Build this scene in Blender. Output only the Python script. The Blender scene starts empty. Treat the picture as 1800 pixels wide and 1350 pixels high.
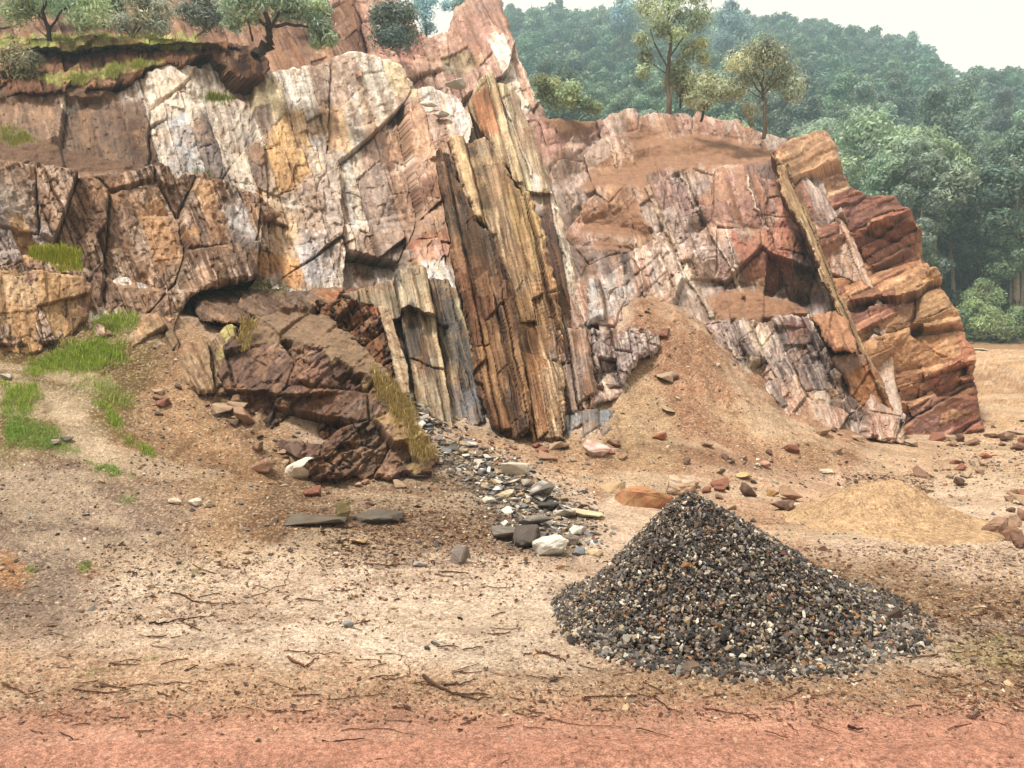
import bpy, bmesh, math, random
import numpy as np
from mathutils import Vector

# ------------------------------------------------------------------ camera, light
F, CX, CY, EYE = 1360.0, 900.0, 640.0, 1.7      # focal length and horizon of the photograph (1800 x 1350), eye height in m
scene = bpy.context.scene
COL = scene.collection
cam_d = bpy.data.cameras.new('camera'); cam = bpy.data.objects.new('camera', cam_d); COL.objects.link(cam)
cam.location = (0, 0, EYE); cam.rotation_euler = (math.radians(90), 0, 0)
cam_d.sensor_fit = 'HORIZONTAL'; cam_d.angle = 2*math.atan(900/F)
cam_d.shift_y = -35/1800; cam_d.clip_start = 0.05; cam_d.clip_end = 5000
scene.camera = cam

SUN_EL, SUN_AZ = math.radians(64), math.radians(228)   # azimuth clockwise from +Y
world = bpy.data.worlds.new('World'); scene.world = world; world.use_nodes = True
wn, wl = world.node_tree.nodes, world.node_tree.links
wn.clear()
sky = wn.new('ShaderNodeTexSky'); sky.sky_type = 'NISHITA'; sky.sun_disc = False
sky.sun_elevation = SUN_EL; sky.sun_rotation = SUN_AZ
cloud = wn.new('ShaderNodeMix'); cloud.data_type = 'RGBA'
cloud.inputs[0].default_value = 0.9
cloud.inputs[7].default_value = (9.9, 8.4, 6.7, 1)       # even cloud cover over the sky
bg = wn.new('ShaderNodeBackground'); bg.inputs[1].default_value = 0.09
out = wn.new('ShaderNodeOutputWorld')
wl.new(sky.outputs[0], cloud.inputs[6]); wl.new(cloud.outputs[2], bg.inputs[0]); wl.new(bg.outputs[0], out.inputs[0])

sd_ = bpy.data.lights.new('sun', 'SUN'); sd_.energy = 4.5; sd_.angle = math.radians(11); sd_.color = (1.0, 0.95, 0.87)
sun = bpy.data.objects.new('sun', sd_); COL.objects.link(sun)
sdir = Vector((math.sin(SUN_AZ)*math.cos(SUN_EL), math.cos(SUN_AZ)*math.cos(SUN_EL), math.sin(SUN_EL)))
sun.rotation_euler = sdir.to_track_quat('Z', 'Y').to_euler(); sun.location = (-20, -20, 60)

scene.view_settings.view_transform = 'Standard'; scene.view_settings.look = 'None'
scene.view_settings.exposure = 0.68; scene.view_settings.gamma = 1.0; scene.view_settings.use_curve_mapping = False
scene.cycles.max_bounces = 6; scene.cycles.volume_bounces = 1

# ------------------------------------------------------------------ numpy helpers
ALB = 0.56          # a colour as it looks sunlit in the photograph, times this, is the albedo
def lin(c):
    if isinstance(c, str): c = [int(c[i:i+2], 16) for i in (0, 2, 4)]
    c = np.array(c, float)/255.0
    return np.where(c <= .04045, c/12.92, ((c+.055)/1.055)**2.4)
def alb(c): return lin(c)*ALB

def hsh(ix, iy, seed):
    ix = ix.astype(np.int64); iy = iy.astype(np.int64)
    h = (ix*374761393 + iy*668265263 + seed*974634541) & 0xffffffff
    h = ((h ^ (h >> 13))*1274126177) & 0xffffffff
    h = ((h ^ (h >> 16))*2246822519) & 0xffffffff
    return ((h ^ (h >> 15)) & 0xffffff)/float(0x1000000)
def vn(x, y, seed):
    ix, iy = np.floor(x), np.floor(y); fx, fy = x-ix, y-iy
    fx = fx*fx*fx*(fx*(fx*6-15)+10); fy = fy*fy*fy*(fy*(fy*6-15)+10)
    a = hsh(ix, iy, seed); b = hsh(ix+1, iy, seed); c = hsh(ix, iy+1, seed); d = hsh(ix+1, iy+1, seed)
    return (a*(1-fx)+b*fx)*(1-fy) + (c*(1-fx)+d*fx)*fy
def fbm(x, y, o=4, seed=0, gain=.5):
    s = np.zeros_like(x, float); a = 1.0; t = 0.0
    for k in range(o):
        s += a*vn(x*(2.03**k)+k*17.3, y*(2.03**k)-k*9.1, seed+k*31); t += a; a *= gain
    return s/t                               # 0..1
def worley(x, y, seed, jit=.92):
    ix, iy = np.floor(x), np.floor(y)
    f1 = np.full(x.shape, 9.0); f2 = f1.copy()
    bx = np.zeros_like(f1); by = bx.copy(); dx = bx.copy(); dy = bx.copy()
    for i in (-1, 0, 1):
        for j in (-1, 0, 1):
            cx, cy = ix+i, iy+j
            qx = cx+.5+jit*(hsh(cx, cy, seed)-.5)-x; qy = cy+.5+jit*(hsh(cx, cy, seed+7)-.5)-y
            d = np.sqrt(qx*qx+qy*qy)
            m = d < f1
            f2 = np.where(m, f1, np.minimum(f2, d)); f1 = np.where(m, d, f1)
            bx = np.where(m, cx, bx); by = np.where(m, cy, by); dx = np.where(m, -qx, dx); dy = np.where(m, -qy, dy)
    return f1, f2, bx, by, dx, dy
def sstep(a, b, x):
    t = np.clip((x-a)/(b-a), 0, 1); return t*t*(3-2*t)
def poly_sd(px, py, poly):
    """signed distance to a polygon, positive inside"""
    p = np.array(poly, float); n = len(p)
    d = np.full(px.shape, 1e9); ins = np.zeros(px.shape, bool)
    for i in range(n):
        x0, y0 = p[i]; x1, y1 = p[(i+1) % n]
        ex, ey = x1-x0, y1-y0; L = ex*ex+ey*ey+1e-9
        t = np.clip(((px-x0)*ex+(py-y0)*ey)/L, 0, 1)
        d = np.minimum(d, np.hypot(px-x0-t*ex, py-y0-t*ey))
        if y0 != y1:
            c = ((y0 > py) != (y1 > py)) & (px < (x1-x0)*(py-y0)/(y1-y0)+x0)
            ins ^= c
    return np.where(ins, d, -d)
def line_d(px, py, pts):
    d = np.full(px.shape, 1e9)
    for (x0, y0), (x1, y1) in zip(pts[:-1], pts[1:]):
        ex, ey = x1-x0, y1-y0
        t = np.clip(((px-x0)*ex+(py-y0)*ey)/(ex*ex+ey*ey+1e-9), 0, 1)
        d = np.minimum(d, np.hypot(px-x0-t*ex, py-y0-t*ey))
    return d
class TPS:
    def __init__(s, pts, vals, reg=1e-3):
        s.c = np.array(pts, float); n = len(s.c)
        d = np.hypot(s.c[:, None, 0]-s.c[None, :, 0], s.c[:, None, 1]-s.c[None, :, 1])
        A = np.zeros((n+3, n+3)); A[:n, :n] = s.k(d)+reg*np.eye(n)
        A[:n, n] = 1; A[:n, n+1:] = s.c; A[n, :n] = 1; A[n+1:, :n] = s.c.T
        s.w = np.linalg.solve(A, np.concatenate([np.array(vals, float), np.zeros(3)]))
    def k(s, d): return np.where(d > 1e-9, d*d*np.log(d+1e-12), 0)
    def __call__(s, x, y):
        r = s.w[-3]+s.w[-2]*x+s.w[-1]*y
        for (cx, cy), w in zip(s.c, s.w[:-3]): r = r+w*s.k(np.hypot(x-cx, y-cy))
        return r
def pt(px, py, Y): return ((px-CX)/F*Y, Y, EYE-(py-CY)/F*Y)

# ------------------------------------------------------------------ mesh helpers
def mesh_np(name, V, faces, cols=None, smooth=False):
    """faces: list of (n,k) index arrays"""
    me = bpy.data.meshes.new(name)
    V = np.asarray(V, np.float32); faces = [np.asarray(f, np.int32) for f in faces if len(f)]
    me.vertices.add(len(V)); me.vertices.foreach_set('co', V.ravel())
    nl = sum(f.size for f in faces); npoly = sum(len(f) for f in faces)
    me.loops.add(nl); me.loops.foreach_set('vertex_index', np.concatenate([f.ravel() for f in faces]))
    me.polygons.add(npoly)
    tot = np.concatenate([np.full(len(f), f.shape[1], np.int32) for f in faces])
    me.polygons.foreach_set('loop_start', np.concatenate([[0], np.cumsum(tot)[:-1]]).astype(np.int32))
    me.polygons.foreach_set('loop_total', tot)
    me.polygons.foreach_set('use_smooth', np.full(npoly, smooth))
    if cols is not None:
        a = me.color_attributes.new('Col', 'FLOAT_COLOR', 'POINT')
        c = np.ones((len(V), 4), np.float32); c[:, :3] = np.clip(cols, 0, .95); a.data.foreach_set('color', c.ravel())
    me.update(calc_edges=True); me.validate()
    return me
def tag(o, label=None, cat=None, group=None, kind=None):
    if label: o['label'] = label
    if cat: o['category'] = cat
    if group: o['group'] = group
    if kind: o['kind'] = kind
    return o
def obj(name, V, faces, mat, cols=None, smooth=False, parent=None, origin=True):
    V = np.asarray(V, float); org = np.zeros(3)
    if origin is True and parent is None:
        org = np.array([(V[:, 0].min()+V[:, 0].max())/2, (V[:, 1].min()+V[:, 1].max())/2, V[:, 2].min()])
    me = mesh_np(name, V-org, faces, cols, smooth)
    me.materials.append(mat)
    o = bpy.data.objects.new(name, me); o.location = org; COL.objects.link(o)
    if parent is not None: o.parent = parent
    return o
def empty(name, loc):
    o = bpy.data.objects.new(name, None); o.location = loc; o.empty_display_size = .1; COL.objects.link(o); return o

def mat_new(name, rough=.9, spec=.2, noise=((6, .35), (45, .3)), bump=.3, bdist=.03, bscale=25, translucent=0, attr=True, color=(.5, .5, .5), streak=None):
    m = bpy.data.materials.new(name); m.use_nodes = True
    n, l = m.node_tree.nodes, m.node_tree.links; n.clear()
    o = n.new('ShaderNodeOutputMaterial'); b = n.new('ShaderNodeBsdfPrincipled')
    b.inputs['Roughness'].default_value = rough; b.inputs['Specular IOR Level'].default_value = spec
    tc = n.new('ShaderNodeTexCoord')
    if attr:
        a = n.new('ShaderNodeAttribute'); a.attribute_name = 'Col'; cur = a.outputs['Color']
    else:
        a = n.new('ShaderNodeRGB'); a.outputs[0].default_value = (*color, 1); cur = a.outputs[0]
    for sc, amt in noise:
        t = n.new('ShaderNodeTexNoise'); t.inputs['Scale'].default_value = sc; t.inputs['Detail'].default_value = 8; t.inputs['Roughness'].default_value = .65
        l.new(tc.outputs['Object'], t.inputs['Vector'])
        mr = n.new('ShaderNodeMapRange'); mr.inputs[1].default_value = .3; mr.inputs[2].default_value = .7
        mr.inputs[3].default_value = 1-amt; mr.inputs[4].default_value = 1+amt
        l.new(t.outputs['Fac'], mr.inputs[0])
        mx = n.new('ShaderNodeVectorMath'); mx.operation = 'SCALE'
        l.new(cur, mx.inputs[0]); l.new(mr.outputs[0], mx.inputs['Scale']); cur = mx.outputs[0]
    l.new(cur, b.inputs['Base Color'])
    if bump:
        t = n.new('ShaderNodeTexNoise'); t.inputs['Scale'].default_value = bscale; t.inputs['Detail'].default_value = 10; t.inputs['Roughness'].default_value = .7
        l.new(tc.outputs['Object'], t.inputs['Vector'])
        bp = n.new('ShaderNodeBump'); bp.inputs['Strength'].default_value = bump; bp.inputs['Distance'].default_value = bdist
        l.new(t.outputs['Fac'], bp.inputs['Height']); l.new(bp.outputs[0], b.inputs['Normal'])
    if translucent:
        tr = n.new('ShaderNodeBsdfTranslucent'); l.new(cur, tr.inputs['Color'])
        ms = n.new('ShaderNodeMixShader'); ms.inputs[0].default_value = translucent
        l.new(b.outputs[0], ms.inputs[1]); l.new(tr.outputs[0], ms.inputs[2]); l.new(ms.outputs[0], o.inputs[0])
    else: l.new(b.outputs[0], o.inputs[0])
    return m
M_ROCK = mat_new('fractured rock', rough=.82, spec=.3, noise=((3, .22), (14, .22), (60, .25)), bump=.55, bdist=.05, bscale=22)
M_SOIL = mat_new('dry soil', rough=.95, spec=.1, noise=((5, .2), (38, .5), (120, .55)), bump=.8, bdist=.03, bscale=60)
M_STONE = mat_new('broken stone', rough=.75, spec=.35, noise=((12, .2), (90, .25)), bump=.4, bdist=.01, bscale=70)
M_LEAF = mat_new('leaves', rough=.45, spec=.5, noise=(), bump=0, translucent=.42)
M_FOREST = mat_new('forest leaves', rough=.5, spec=.4, noise=(), bump=0, translucent=.35)
n_, l_ = M_FOREST.node_tree.nodes, M_FOREST.node_tree.links   # every tree a little lighter, darker or greyer than the next
at_ = [x for x in n_ if x.type == 'ATTRIBUTE'][0]; oi_ = n_.new('ShaderNodeObjectInfo'); hs_ = n_.new('ShaderNodeHueSaturation'); m1 = n_.new('ShaderNodeMapRange'); m1.inputs[3].default_value = .55; m1.inputs[4].default_value = 1.08
m2 = n_.new('ShaderNodeMath'); m2.operation = 'MULTIPLY'; m2.inputs[1].default_value = 7.31; m3 = n_.new('ShaderNodeMath'); m3.operation = 'FRACT'; m4 = n_.new('ShaderNodeMapRange'); m4.inputs[3].default_value = .55; m4.inputs[4].default_value = 1.1
l_.new(oi_.outputs['Random'], m1.inputs[0]); l_.new(oi_.outputs['Random'], m2.inputs[0]); l_.new(m2.outputs[0], m3.inputs[0]); l_.new(m3.outputs[0], m4.inputs[0])
l_.new(m1.outputs[0], hs_.inputs['Value']); l_.new(m4.outputs[0], hs_.inputs['Saturation']); l_.new(at_.outputs['Color'], hs_.inputs['Color'])
for x in n_:
    if x.type == 'BSDF_PRINCIPLED': l_.new(hs_.outputs[0], x.inputs['Base Color'])
    if x.type == 'BSDF_TRANSLUCENT': l_.new(hs_.outputs[0], x.inputs['Color'])
M_BARK = mat_new('bark', rough=.9, spec=.15, noise=((8, .3), (60, .3)), bump=.4, bscale=40)
M_GRASS = mat_new('grass blades', rough=.7, spec=.2, noise=(), bump=0, translucent=.3)
M_WOOD = mat_new('dead wood', rough=.9, spec=.15, noise=((20, .3), (120, .3)), bump=.3, bscale=90)
# ------------------------------------------------------------------ ground
G_PX = [(300,1000,6.42),(600,980,6.8),(850,950,7.45),(1100,900,8.9),(1400,950,7.46),(1790,950,7.46),(1790,800,13),(1740,768,17),(1600,762,16),
 (1500,752,15.2),(1350,800,12),(1400,705,14.6),(1240,575,15),(1120,515,15.6),(1180,560,14.6),(1060,690,12.8),(1085,765,11.4),(950,778,11),(850,745,11.6),
 (730,705,11.4),(780,822,9.6),(600,832,9.3),(520,832,9.2),(400,745,9.8),(385,650,10.8),(300,605,11.3),(200,700,9.8),(200,565,11.6),
 (100,625,10.8),(0,655,10),(0,800,7.9),(100,900,7.2),(300,880,7.6),(0,1000,6.0),(450,900,7.5),(650,885,8.2),(900,880,8.8),(0,565,11.2),(-200,640,10),
 (1130,850,10),(1760,700,22),(1800,640,30),(1720,645,30),(1950,640,30),(1250,700,12.9),(1200,800,11),(1300,640,14.2),(1060,620,13.9),(480,775,9.5),(1560,900,8.9)]
gx, gz = [], []
for a in G_PX:
    q = pt(*a); gx.append(q[:2]); gz.append(q[2])
for X in (-6, -3, -1, 1, 3, 6):
    for Yv in (0.5, 2.5, 4.2): gx.append((X, Yv)); gz.append(0.0)
for q in [(-6, 16, 2.2), (0, 18, 1.5), (3, 20, 2.2), (9, 24, .8), (14, 44, 2.4), (30, 42, 2.4), (-14, 12, 2.4), (-14, 7, .6), (12, 7, 0), (14, 14, .2), (0, 44, 2.4), (-20, 40, 2.4), (5.2, 5.2, 0), (-4.5, 5.0, 0)]:
    gx.append(q[:2]); gz.append(q[2])
GT = TPS(gx, gz, .02)
def ground_h(x, y): return np.where(y < 3.0, 0, GT(x, y)*sstep(3.0, 5.0, y))
ROAD_Y = lambda x: 3.62+.05*x+.10*(fbm(x*1.3, x*0+3, 4, 5)-.5)+.05*np.sin(x*.7)

px_c = np.concatenate([np.arange(-1300, -60, 9.0), np.arange(-60, 1860, 2.4), np.arange(1860, 3000, 9.0)])
rows = [-2.0]
while rows[-1] < 46:
    y = rows[-1]
    rows.append(y+(.3 if y < 1.5 else .012 if y < 4.2 else .016 if y < 6.5 else .024 if y < 16.5 else .15 if y < 24 else .5))
rows = np.array(rows)
PXg, Yg = np.meshgrid(px_c, rows)
Xg = (PXg-CX)/F*np.maximum(Yg, 2.8)
Zg = ground_h(Xg, Yg)
PYg = CY+(EYE-Zg)/np.maximum(Yg, .5)*F          # where each point falls on the photograph, used to lay out the soil colours
# relief
far = sstep(17, 22, Yg)
road_d = Yg-ROAD_Y(Xg)
offroad = sstep(-.05, .5, road_d)
rel = .10*(fbm(Xg*.9, Yg*.9, 4, 3)-.5)*sstep(4.2, 6.5, Yg)*(1+far*2)+.030*(fbm(Xg*5, Yg*5, 4, 9)-.5)*(.25+.75*offroad)
rel += .016*(fbm(Xg*28, Yg*28, 3, 21)-.5)*(.15+.85*offroad)
f1, f2, bx, by, dx_, dy_ = worley(Xg*22, Yg*22, 44)
rel += np.where(hsh(bx, by, 3) > .72, .010*np.clip(.3*hsh(by,bx,5)+.08-f1, 0, 1)/.3, 0)*offroad*(1-far)
ruts = .012*np.sin((Yg-2.9)*16+.5*np.sin(Xg*.8))*(1-sstep(-.5, -.1, road_d))
gul = sstep(.52, .75, fbm(Xg*1.2+2*fbm(Xg*.7, Yg*.7, 2, 8), Yg*.5, 3, 77))
slope_z = sstep(.35, 1.2, Zg)
rel -= (.05*gul+.09*sstep(.45, .75, fbm(Xg*2.6+.8*fbm(Xg, Yg, 2, 78), Yg*.6, 4, 79)))*slope_z*(1-far)
Zg = Zg+rel+ruts
DARK, TAN = 'a58261', 'd8b48c'
def layer(base, px, py, polys, wob=14, sc=.02, seed=1):
    wx = px+wob*2*(fbm(px*sc, py*sc, 4, seed)-.5); wy = py+wob*2*(fbm(px*sc, py*sc, 4, seed+50)-.5)
    for poly, c, soft, k in polys:
        p = np.array(poly); x0, y0 = p.min(0)-soft-wob; x1, y1 = p.max(0)+soft+wob
        m = (px > x0) & (px < x1) & (py > y0) & (py < y1)
        if not m.any(): continue
        w = sstep(-soft, soft, poly_sd(wx[m], wy[m], poly))*k
        base[m] = base[m]*(1-w[:, None])+alb(c)*w[:, None]
    return base
gc = np.tile(alb('e6c8ae'), (Xg.size, 1)).reshape(Xg.shape+(3,))
GROUND_TINT = [
 ([(-500,560),(330,560),(520,700),(560,880),(560,960),(250,1010),(-500,1090)], 'b08d6c', 30, 1),
 ([(-500,780),(120,800),(330,880),(330,960),(200,1010),(120,1130),(-500,1140)], '9c877a', 75, .8),
 ([(330,600),(430,740),(520,830),(420,870),(300,800),(250,680)], 'b9936f', 25, .9),
 ([(330,640),(430,740),(500,815),(455,800),(380,730)], '8f6f58', 14, .8),
 ([(-500,540),(250,540),(280,640),(210,760),(150,810),(-500,830)], '7d6a40', 22, .85),
 ([(85,698),(140,715),(190,770),(230,850),(180,850),(130,800),(90,740)], 'cdb495', 14, .9),
 ([(480,830),(800,830),(900,890),(1000,960),(880,990),(560,985),(430,950),(440,880)], '8a6a4f', 25, .85),
 ([(700,690),(760,760),(860,800),(960,860),(1040,920),(1000,980),(880,960),(800,860),(730,760)], '6d5c50', 18, .8),
 ([(760,740),(930,780),(1090,770),(1130,840),(1060,880),(920,820),(840,790)], 'ba926f', 18, .9),
 ([(1120,500),(1260,560),(1560,750),(1500,830),(1250,830),(1060,830),(1060,690)], 'b5886a', 20, 1),
 ([(1070,640),(1150,640),(1180,720),(1200,820),(1080,830),(1060,760)], 'cbab86', 24, .85),
 ([(1230,690),(1330,720),(1480,780),(1470,820),(1370,800),(1290,760)], 'd4b08a', 18, .7),
 ([(1390,775),(1450,770),(1500,790),(1430,822)], '98714f', 12, .7),
 ([(1200,830),(1480,840),(1420,960),(1380,980),(1250,890)], 'd09d77', 25, .6),
 ([(1540,760),(1900,770),(1900,860),(1500,850)], 'd3ae8a', 25, .8),
 ([(1400,960),(1560,990),(1810,1030),(1900,1110),(1640,1090),(1480,1040)], '9a7553', 22, .8),
 ([(1620,1085),(1720,1100),(1900,1120),(1900,1145),(1640,1130)], 'a59181', 14, .7),
 ([(1640,1120),(1900,1130),(1900,1200),(1700,1180)], 'a5915c', 18, .6),
 ([(-60,970),(30,978),(64,1000),(40,1032),(-60,1036)], 'c48e5e', 10, .8), ([(140,990),(185,985),(190,1005),(150,1015)], 'b58a5c', 8, .6),
 ([(250,990),(700,980),(950,1000),(1050,1120),(900,1180),(400,1150),(150,1100)], 'f2d8c0', 40, .95),
 ([(-500,1130),(500,1160),(1100,1200),(2300,1180),(2300,1280),(-500,1280)], 'cda381', 26, .75),
 ([(1050,1170),(1700,1190),(1850,1160),(1850,1250),(1000,1240)], 'bd9676', 24, .7),
 ([(-500,1238),(2300,1238),(2300,3000),(-500,3000)], 'd49c84', 26, .85),
 ([(1690,560),(2300,560),(2300,760),(1690,770)], 'deb58c', 14, 1),
 ([(1690,655),(2300,652),(2300,690),(1690,682)], 'b58d6c', 10, .6),
 ([(960,1040),(1100,1130),(1300,1180),(1640,1180),(1640,1110),(1400,1000)], 'a8937c', 18, .5)]
gc = layer(gc, PXg, PYg, GROUND_TINT, 22, .012, 5)
n1 = fbm(Xg*3, Yg*3, 5, 61); n2 = fbm(Xg*16, Yg*16, 4, 62); n3 = fbm(Xg*60, Yg*60, 2, 63)
lit = (sstep(.50, .62, n1*.45+n2*.55))*offroad*.42
gc = gc*(1-lit[..., None])+gc*np.array([.50, .43, .36])*lit[..., None]
pale = sstep(.60, .72, n3)*.5*offroad
gc = gc*(1-pale[..., None])+alb('ead6ba')*pale[..., None]
drk = sstep(.64, .74, fbm(Xg*75, Yg*75, 2, 67))*.42*(.35+.65*offroad)
gc = gc*(1-drk[..., None])+alb('5a4032')*drk[..., None]
k = (sstep(.54, .70, fbm(Xg*.55+3, Yg*1.1, 5, 71))*.42*offroad)[..., None]; gc = gc*(1-k)+gc*np.array([.60, .52, .46])*k
k = (sstep(.56, .70, fbm(Xg*.7+8, Yg*1.3, 5, 72))*.40*offroad)[..., None]; gc = gc*(1-k)+alb('e8cfb0')*k
gc *= (.80+.40*fbm(Xg*1.6, Yg*1.6, 4, 70))[..., None]
def grid_faces(nr, nc):
    i = (np.arange(nr-1)[:, None]*nc+np.arange(nc-1)[None, :]).ravel()
    return np.stack([i, i+1, i+nc+1, i+nc], 1)
under_road = Zg-.05*(1-sstep(-.25, -.02, road_d))*(Yg > 1)
gV = np.stack([Xg, Yg, under_road], -1).reshape(-1, 3)
ground = obj('ground', gV, [grid_faces(*Xg.shape)], M_SOIL, gc.reshape(-1, 3), True, origin=False)
tag(ground, 'tan sandy quarry floor rising into scree slopes', None, None, 'structure')
# the dirt road in front
rx = np.concatenate([np.arange(-11, -3.2, .05), np.arange(-3.2, 3.2, .011), np.arange(3.2, 11, .05)]); rt = np.linspace(0, 1, 150)
RX, RT = np.meshgrid(rx, rt)
RY = -1.5+RT**.6*(ROAD_Y(RX)-.02+.10*(fbm(RX*9, RX*0, 3, 15)-.5)+1.5)
RZ = .02*0+.012*np.sin((RY-2.9)*16+.5*np.sin(RX*.8))+.016*(fbm(RX*2.5, RY*7, 4, 31)-.5)+.006*(fbm(RX*30, RY*30, 3, 33)-.5)
RZ += .004-.05*sstep(.985, 1, RT)
rc = np.tile(alb('d69a82'), (RX.size, 1)).reshape(RX.shape+(3,))
k = sstep(.35, .7, fbm(RX*1.1, RY*6, 4, 41))[..., None]; rc = rc*(1-k*.35)+alb('e2b29c')*k*.35
k = sstep(.60, .72, fbm(RX*7, RY*26, 3, 43))[..., None]; rc = rc*(1-k*.25)+alb('9a5a44')*k*.25
k = sstep(.64, .72, fbm(RX*70, RY*80, 2, 45))[..., None]; rc = rc*(1-k*.6)+alb('6d4030')*k*.6
k = sstep(.74, .985, RT+.12*(fbm(RX*4, RY*6, 3, 46)-.5))[..., None]; rc = rc*(1-k*.85)+alb('d49c84')*k*.85
tag(obj('dirt_road', np.stack([RX, RY, RZ], -1).reshape(-1, 3), [grid_faces(*RX.shape)], M_SOIL, rc.reshape(-1, 3), True, origin=False),
    'red earth road along the bottom of the view', None, None, 'structure')
# first ground point met by the ray through a pixel of the photograph
_run = np.where(Yg >= 2.8, PYg, 1e9); _run = np.minimum.accumulate(CY+(EYE-np.where(Yg >= 2.8, Zg, 0))/np.maximum(Yg, .5)*F, axis=0)
def on_ground(px, py):
    px = np.atleast_1d(np.asarray(px, float)); py = np.atleast_1d(np.asarray(py, float))
    c = np.clip(np.searchsorted(px_c, px-1.2), 0, len(px_c)-1)
    r = np.empty(len(c), int)
    for i in range(len(c)): r[i] = np.searchsorted(-_run[:, c[i]], -py[i])
    r = np.clip(r, 0, len(rows)-1)
    return np.stack([Xg[r, c], Yg[r, c], Zg[r, c]], 1)

# ------------------------------------------------------------------ fractured rock
def near1(x, k, seed, jit=.85):
    """one-dimensional cells: index, offset from the cell centre, distance to the cell border"""
    ix = np.floor(x); f1 = np.full(x.shape, 9.0); f2 = f1.copy(); b = np.zeros_like(f1); d = np.zeros_like(f1)
    for i in (-1, 0, 1):
        c = ix+i; q = c+.5+jit*(hsh(c, k, seed)-.5)-x; m = np.abs(q) < f1
        f2 = np.where(m, f1, np.minimum(f2, np.abs(q))); f1 = np.where(m, np.abs(q), f1); b = np.where(m, c, b); d = np.where(m, -q, d)
    return b, d, (f2-f1)*.5
def blocks(u, v, w, L, seed, obl=.7):
    """beds of uneven width cut by oblique straight joints into angular blocks"""
    uu = u+v*.10*(vn(u/(w*3.1), v*0+seed, seed+8)-.5)
    c, du, eu = near1(uu/w, uu*0, seed)
    tl = (hsh(c, c*0+5, seed+1)-.5)*2*obl; Lc = L*(.55+.9*hsh(c, c*0+9, seed+2))
    vv = v+u*tl+hsh(c, c*0+2, seed+4)*L*7
    r, dv, ev = near1(vv/Lc, c, seed+6)
    return c, r, du, dv, np.minimum(eu*w, ev*Lc)
def facets(px, py, ang, layers, seed, warp=3, fib=1):
    a = math.radians(ang)
    wx = px+warp*2*(fbm(px/26, py/26, 3, seed+1)-.5); wy = py+warp*2*(fbm(px/26, py/26, 3, seed+2)-.5)
    u = wx*math.cos(a)-wy*math.sin(a); v = wx*math.sin(a)+wy*math.cos(a)
    h = np.zeros_like(px); tone = np.zeros_like(px); crk = np.zeros_like(px); tw = 0; su = u; sv = v
    act = np.ones_like(px)
    for i, lay in enumerate(layers):
        w, L, amp, tu, tv, tb, ck = lay[:7]
        if len(lay) > 7:                                  # broad angular slabs
            f1, f2, bx, by, dx, dy = worley(u/w+lay[7]*v/L, v/L, seed*13+i*101); e = (f2-f1)*.5*min(w, L)
        elif i < 2: bx, by, dx, dy, e = blocks(u, v, w, L, seed*13+i*101)
        else:
            f1, f2, bx, by, dx, dy = worley(u/w+.35*v/L, v/L, seed*13+i*101); e = (f2-f1)*w*.5
        r = hsh(bx, by, seed+i*5+1); r2 = hsh(bx, by, seed+i*5+4)
        off = np.where(r < .2, -1.1+r*1.5, (r-.6)*1.1)
        off = off+.35*(hsh(bx, bx*0, seed+i*5+11)-.5)*2
        h += act*amp*(off+tu*(hsh(bx, by, seed+i*5+2)-.5)*2*dx+(tb+tv*(hsh(bx, by, seed+i*5+3)-.5)*2)*dy)
        cw = (2.6, 1.8, 1.3)[min(i, 2)]
        c_ = (1-sstep(cw*.3, cw, e))*(r2 > .25)
        h -= act*ck*amp*c_; crk = np.maximum(crk, act*c_*min(1, ck*1.2))
        if i == 1: su = u-.8*dx*w; sv = v-dy*min(L, 70)*.7
        k = (1.0, .7, .3)[min(i, 2)]*act; tone += k*r; tw = tw+k
        if i == 0: act = .12+.88*sstep(.35, .75, .6*hsh(bx+31, by, seed+77)+.4*vn(u/90, v/120, seed+78))
    tone = tone/tw
    st = fbm(u/3.6, v/85, 4, seed+71)                       # streaks that run along the beds
    fine = fbm(u/(13 if fib == 1 else 6), v/(24*fib), 5, seed+72, .62)
    g1, g2, gx_, gy_, ex, ey = worley(u/7, v/(11*fib), seed+90); h += .022*((hsh(gx_, gy_, seed+91)-.5)*2+1.2*(hsh(gx_, gy_, seed+92)-.5)*2*ex+1.2*(hsh(gx_, gy_, seed+93)-.5)*2*ey)
    h += (.016 if fib == 1 else .06)*(st-.5)+(.028 if fib == 1 else .07)*(fine-.5)
    sx = su*math.cos(a)+sv*math.sin(a)+(px-wx); sy = -su*math.sin(a)+sv*math.cos(a)+(py-wy)
    return h, np.clip((tone-.5)*1.7+.5, 0, 1), st, fine, crk, sx, sy
ROCK_GAIN = 1.3
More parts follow.
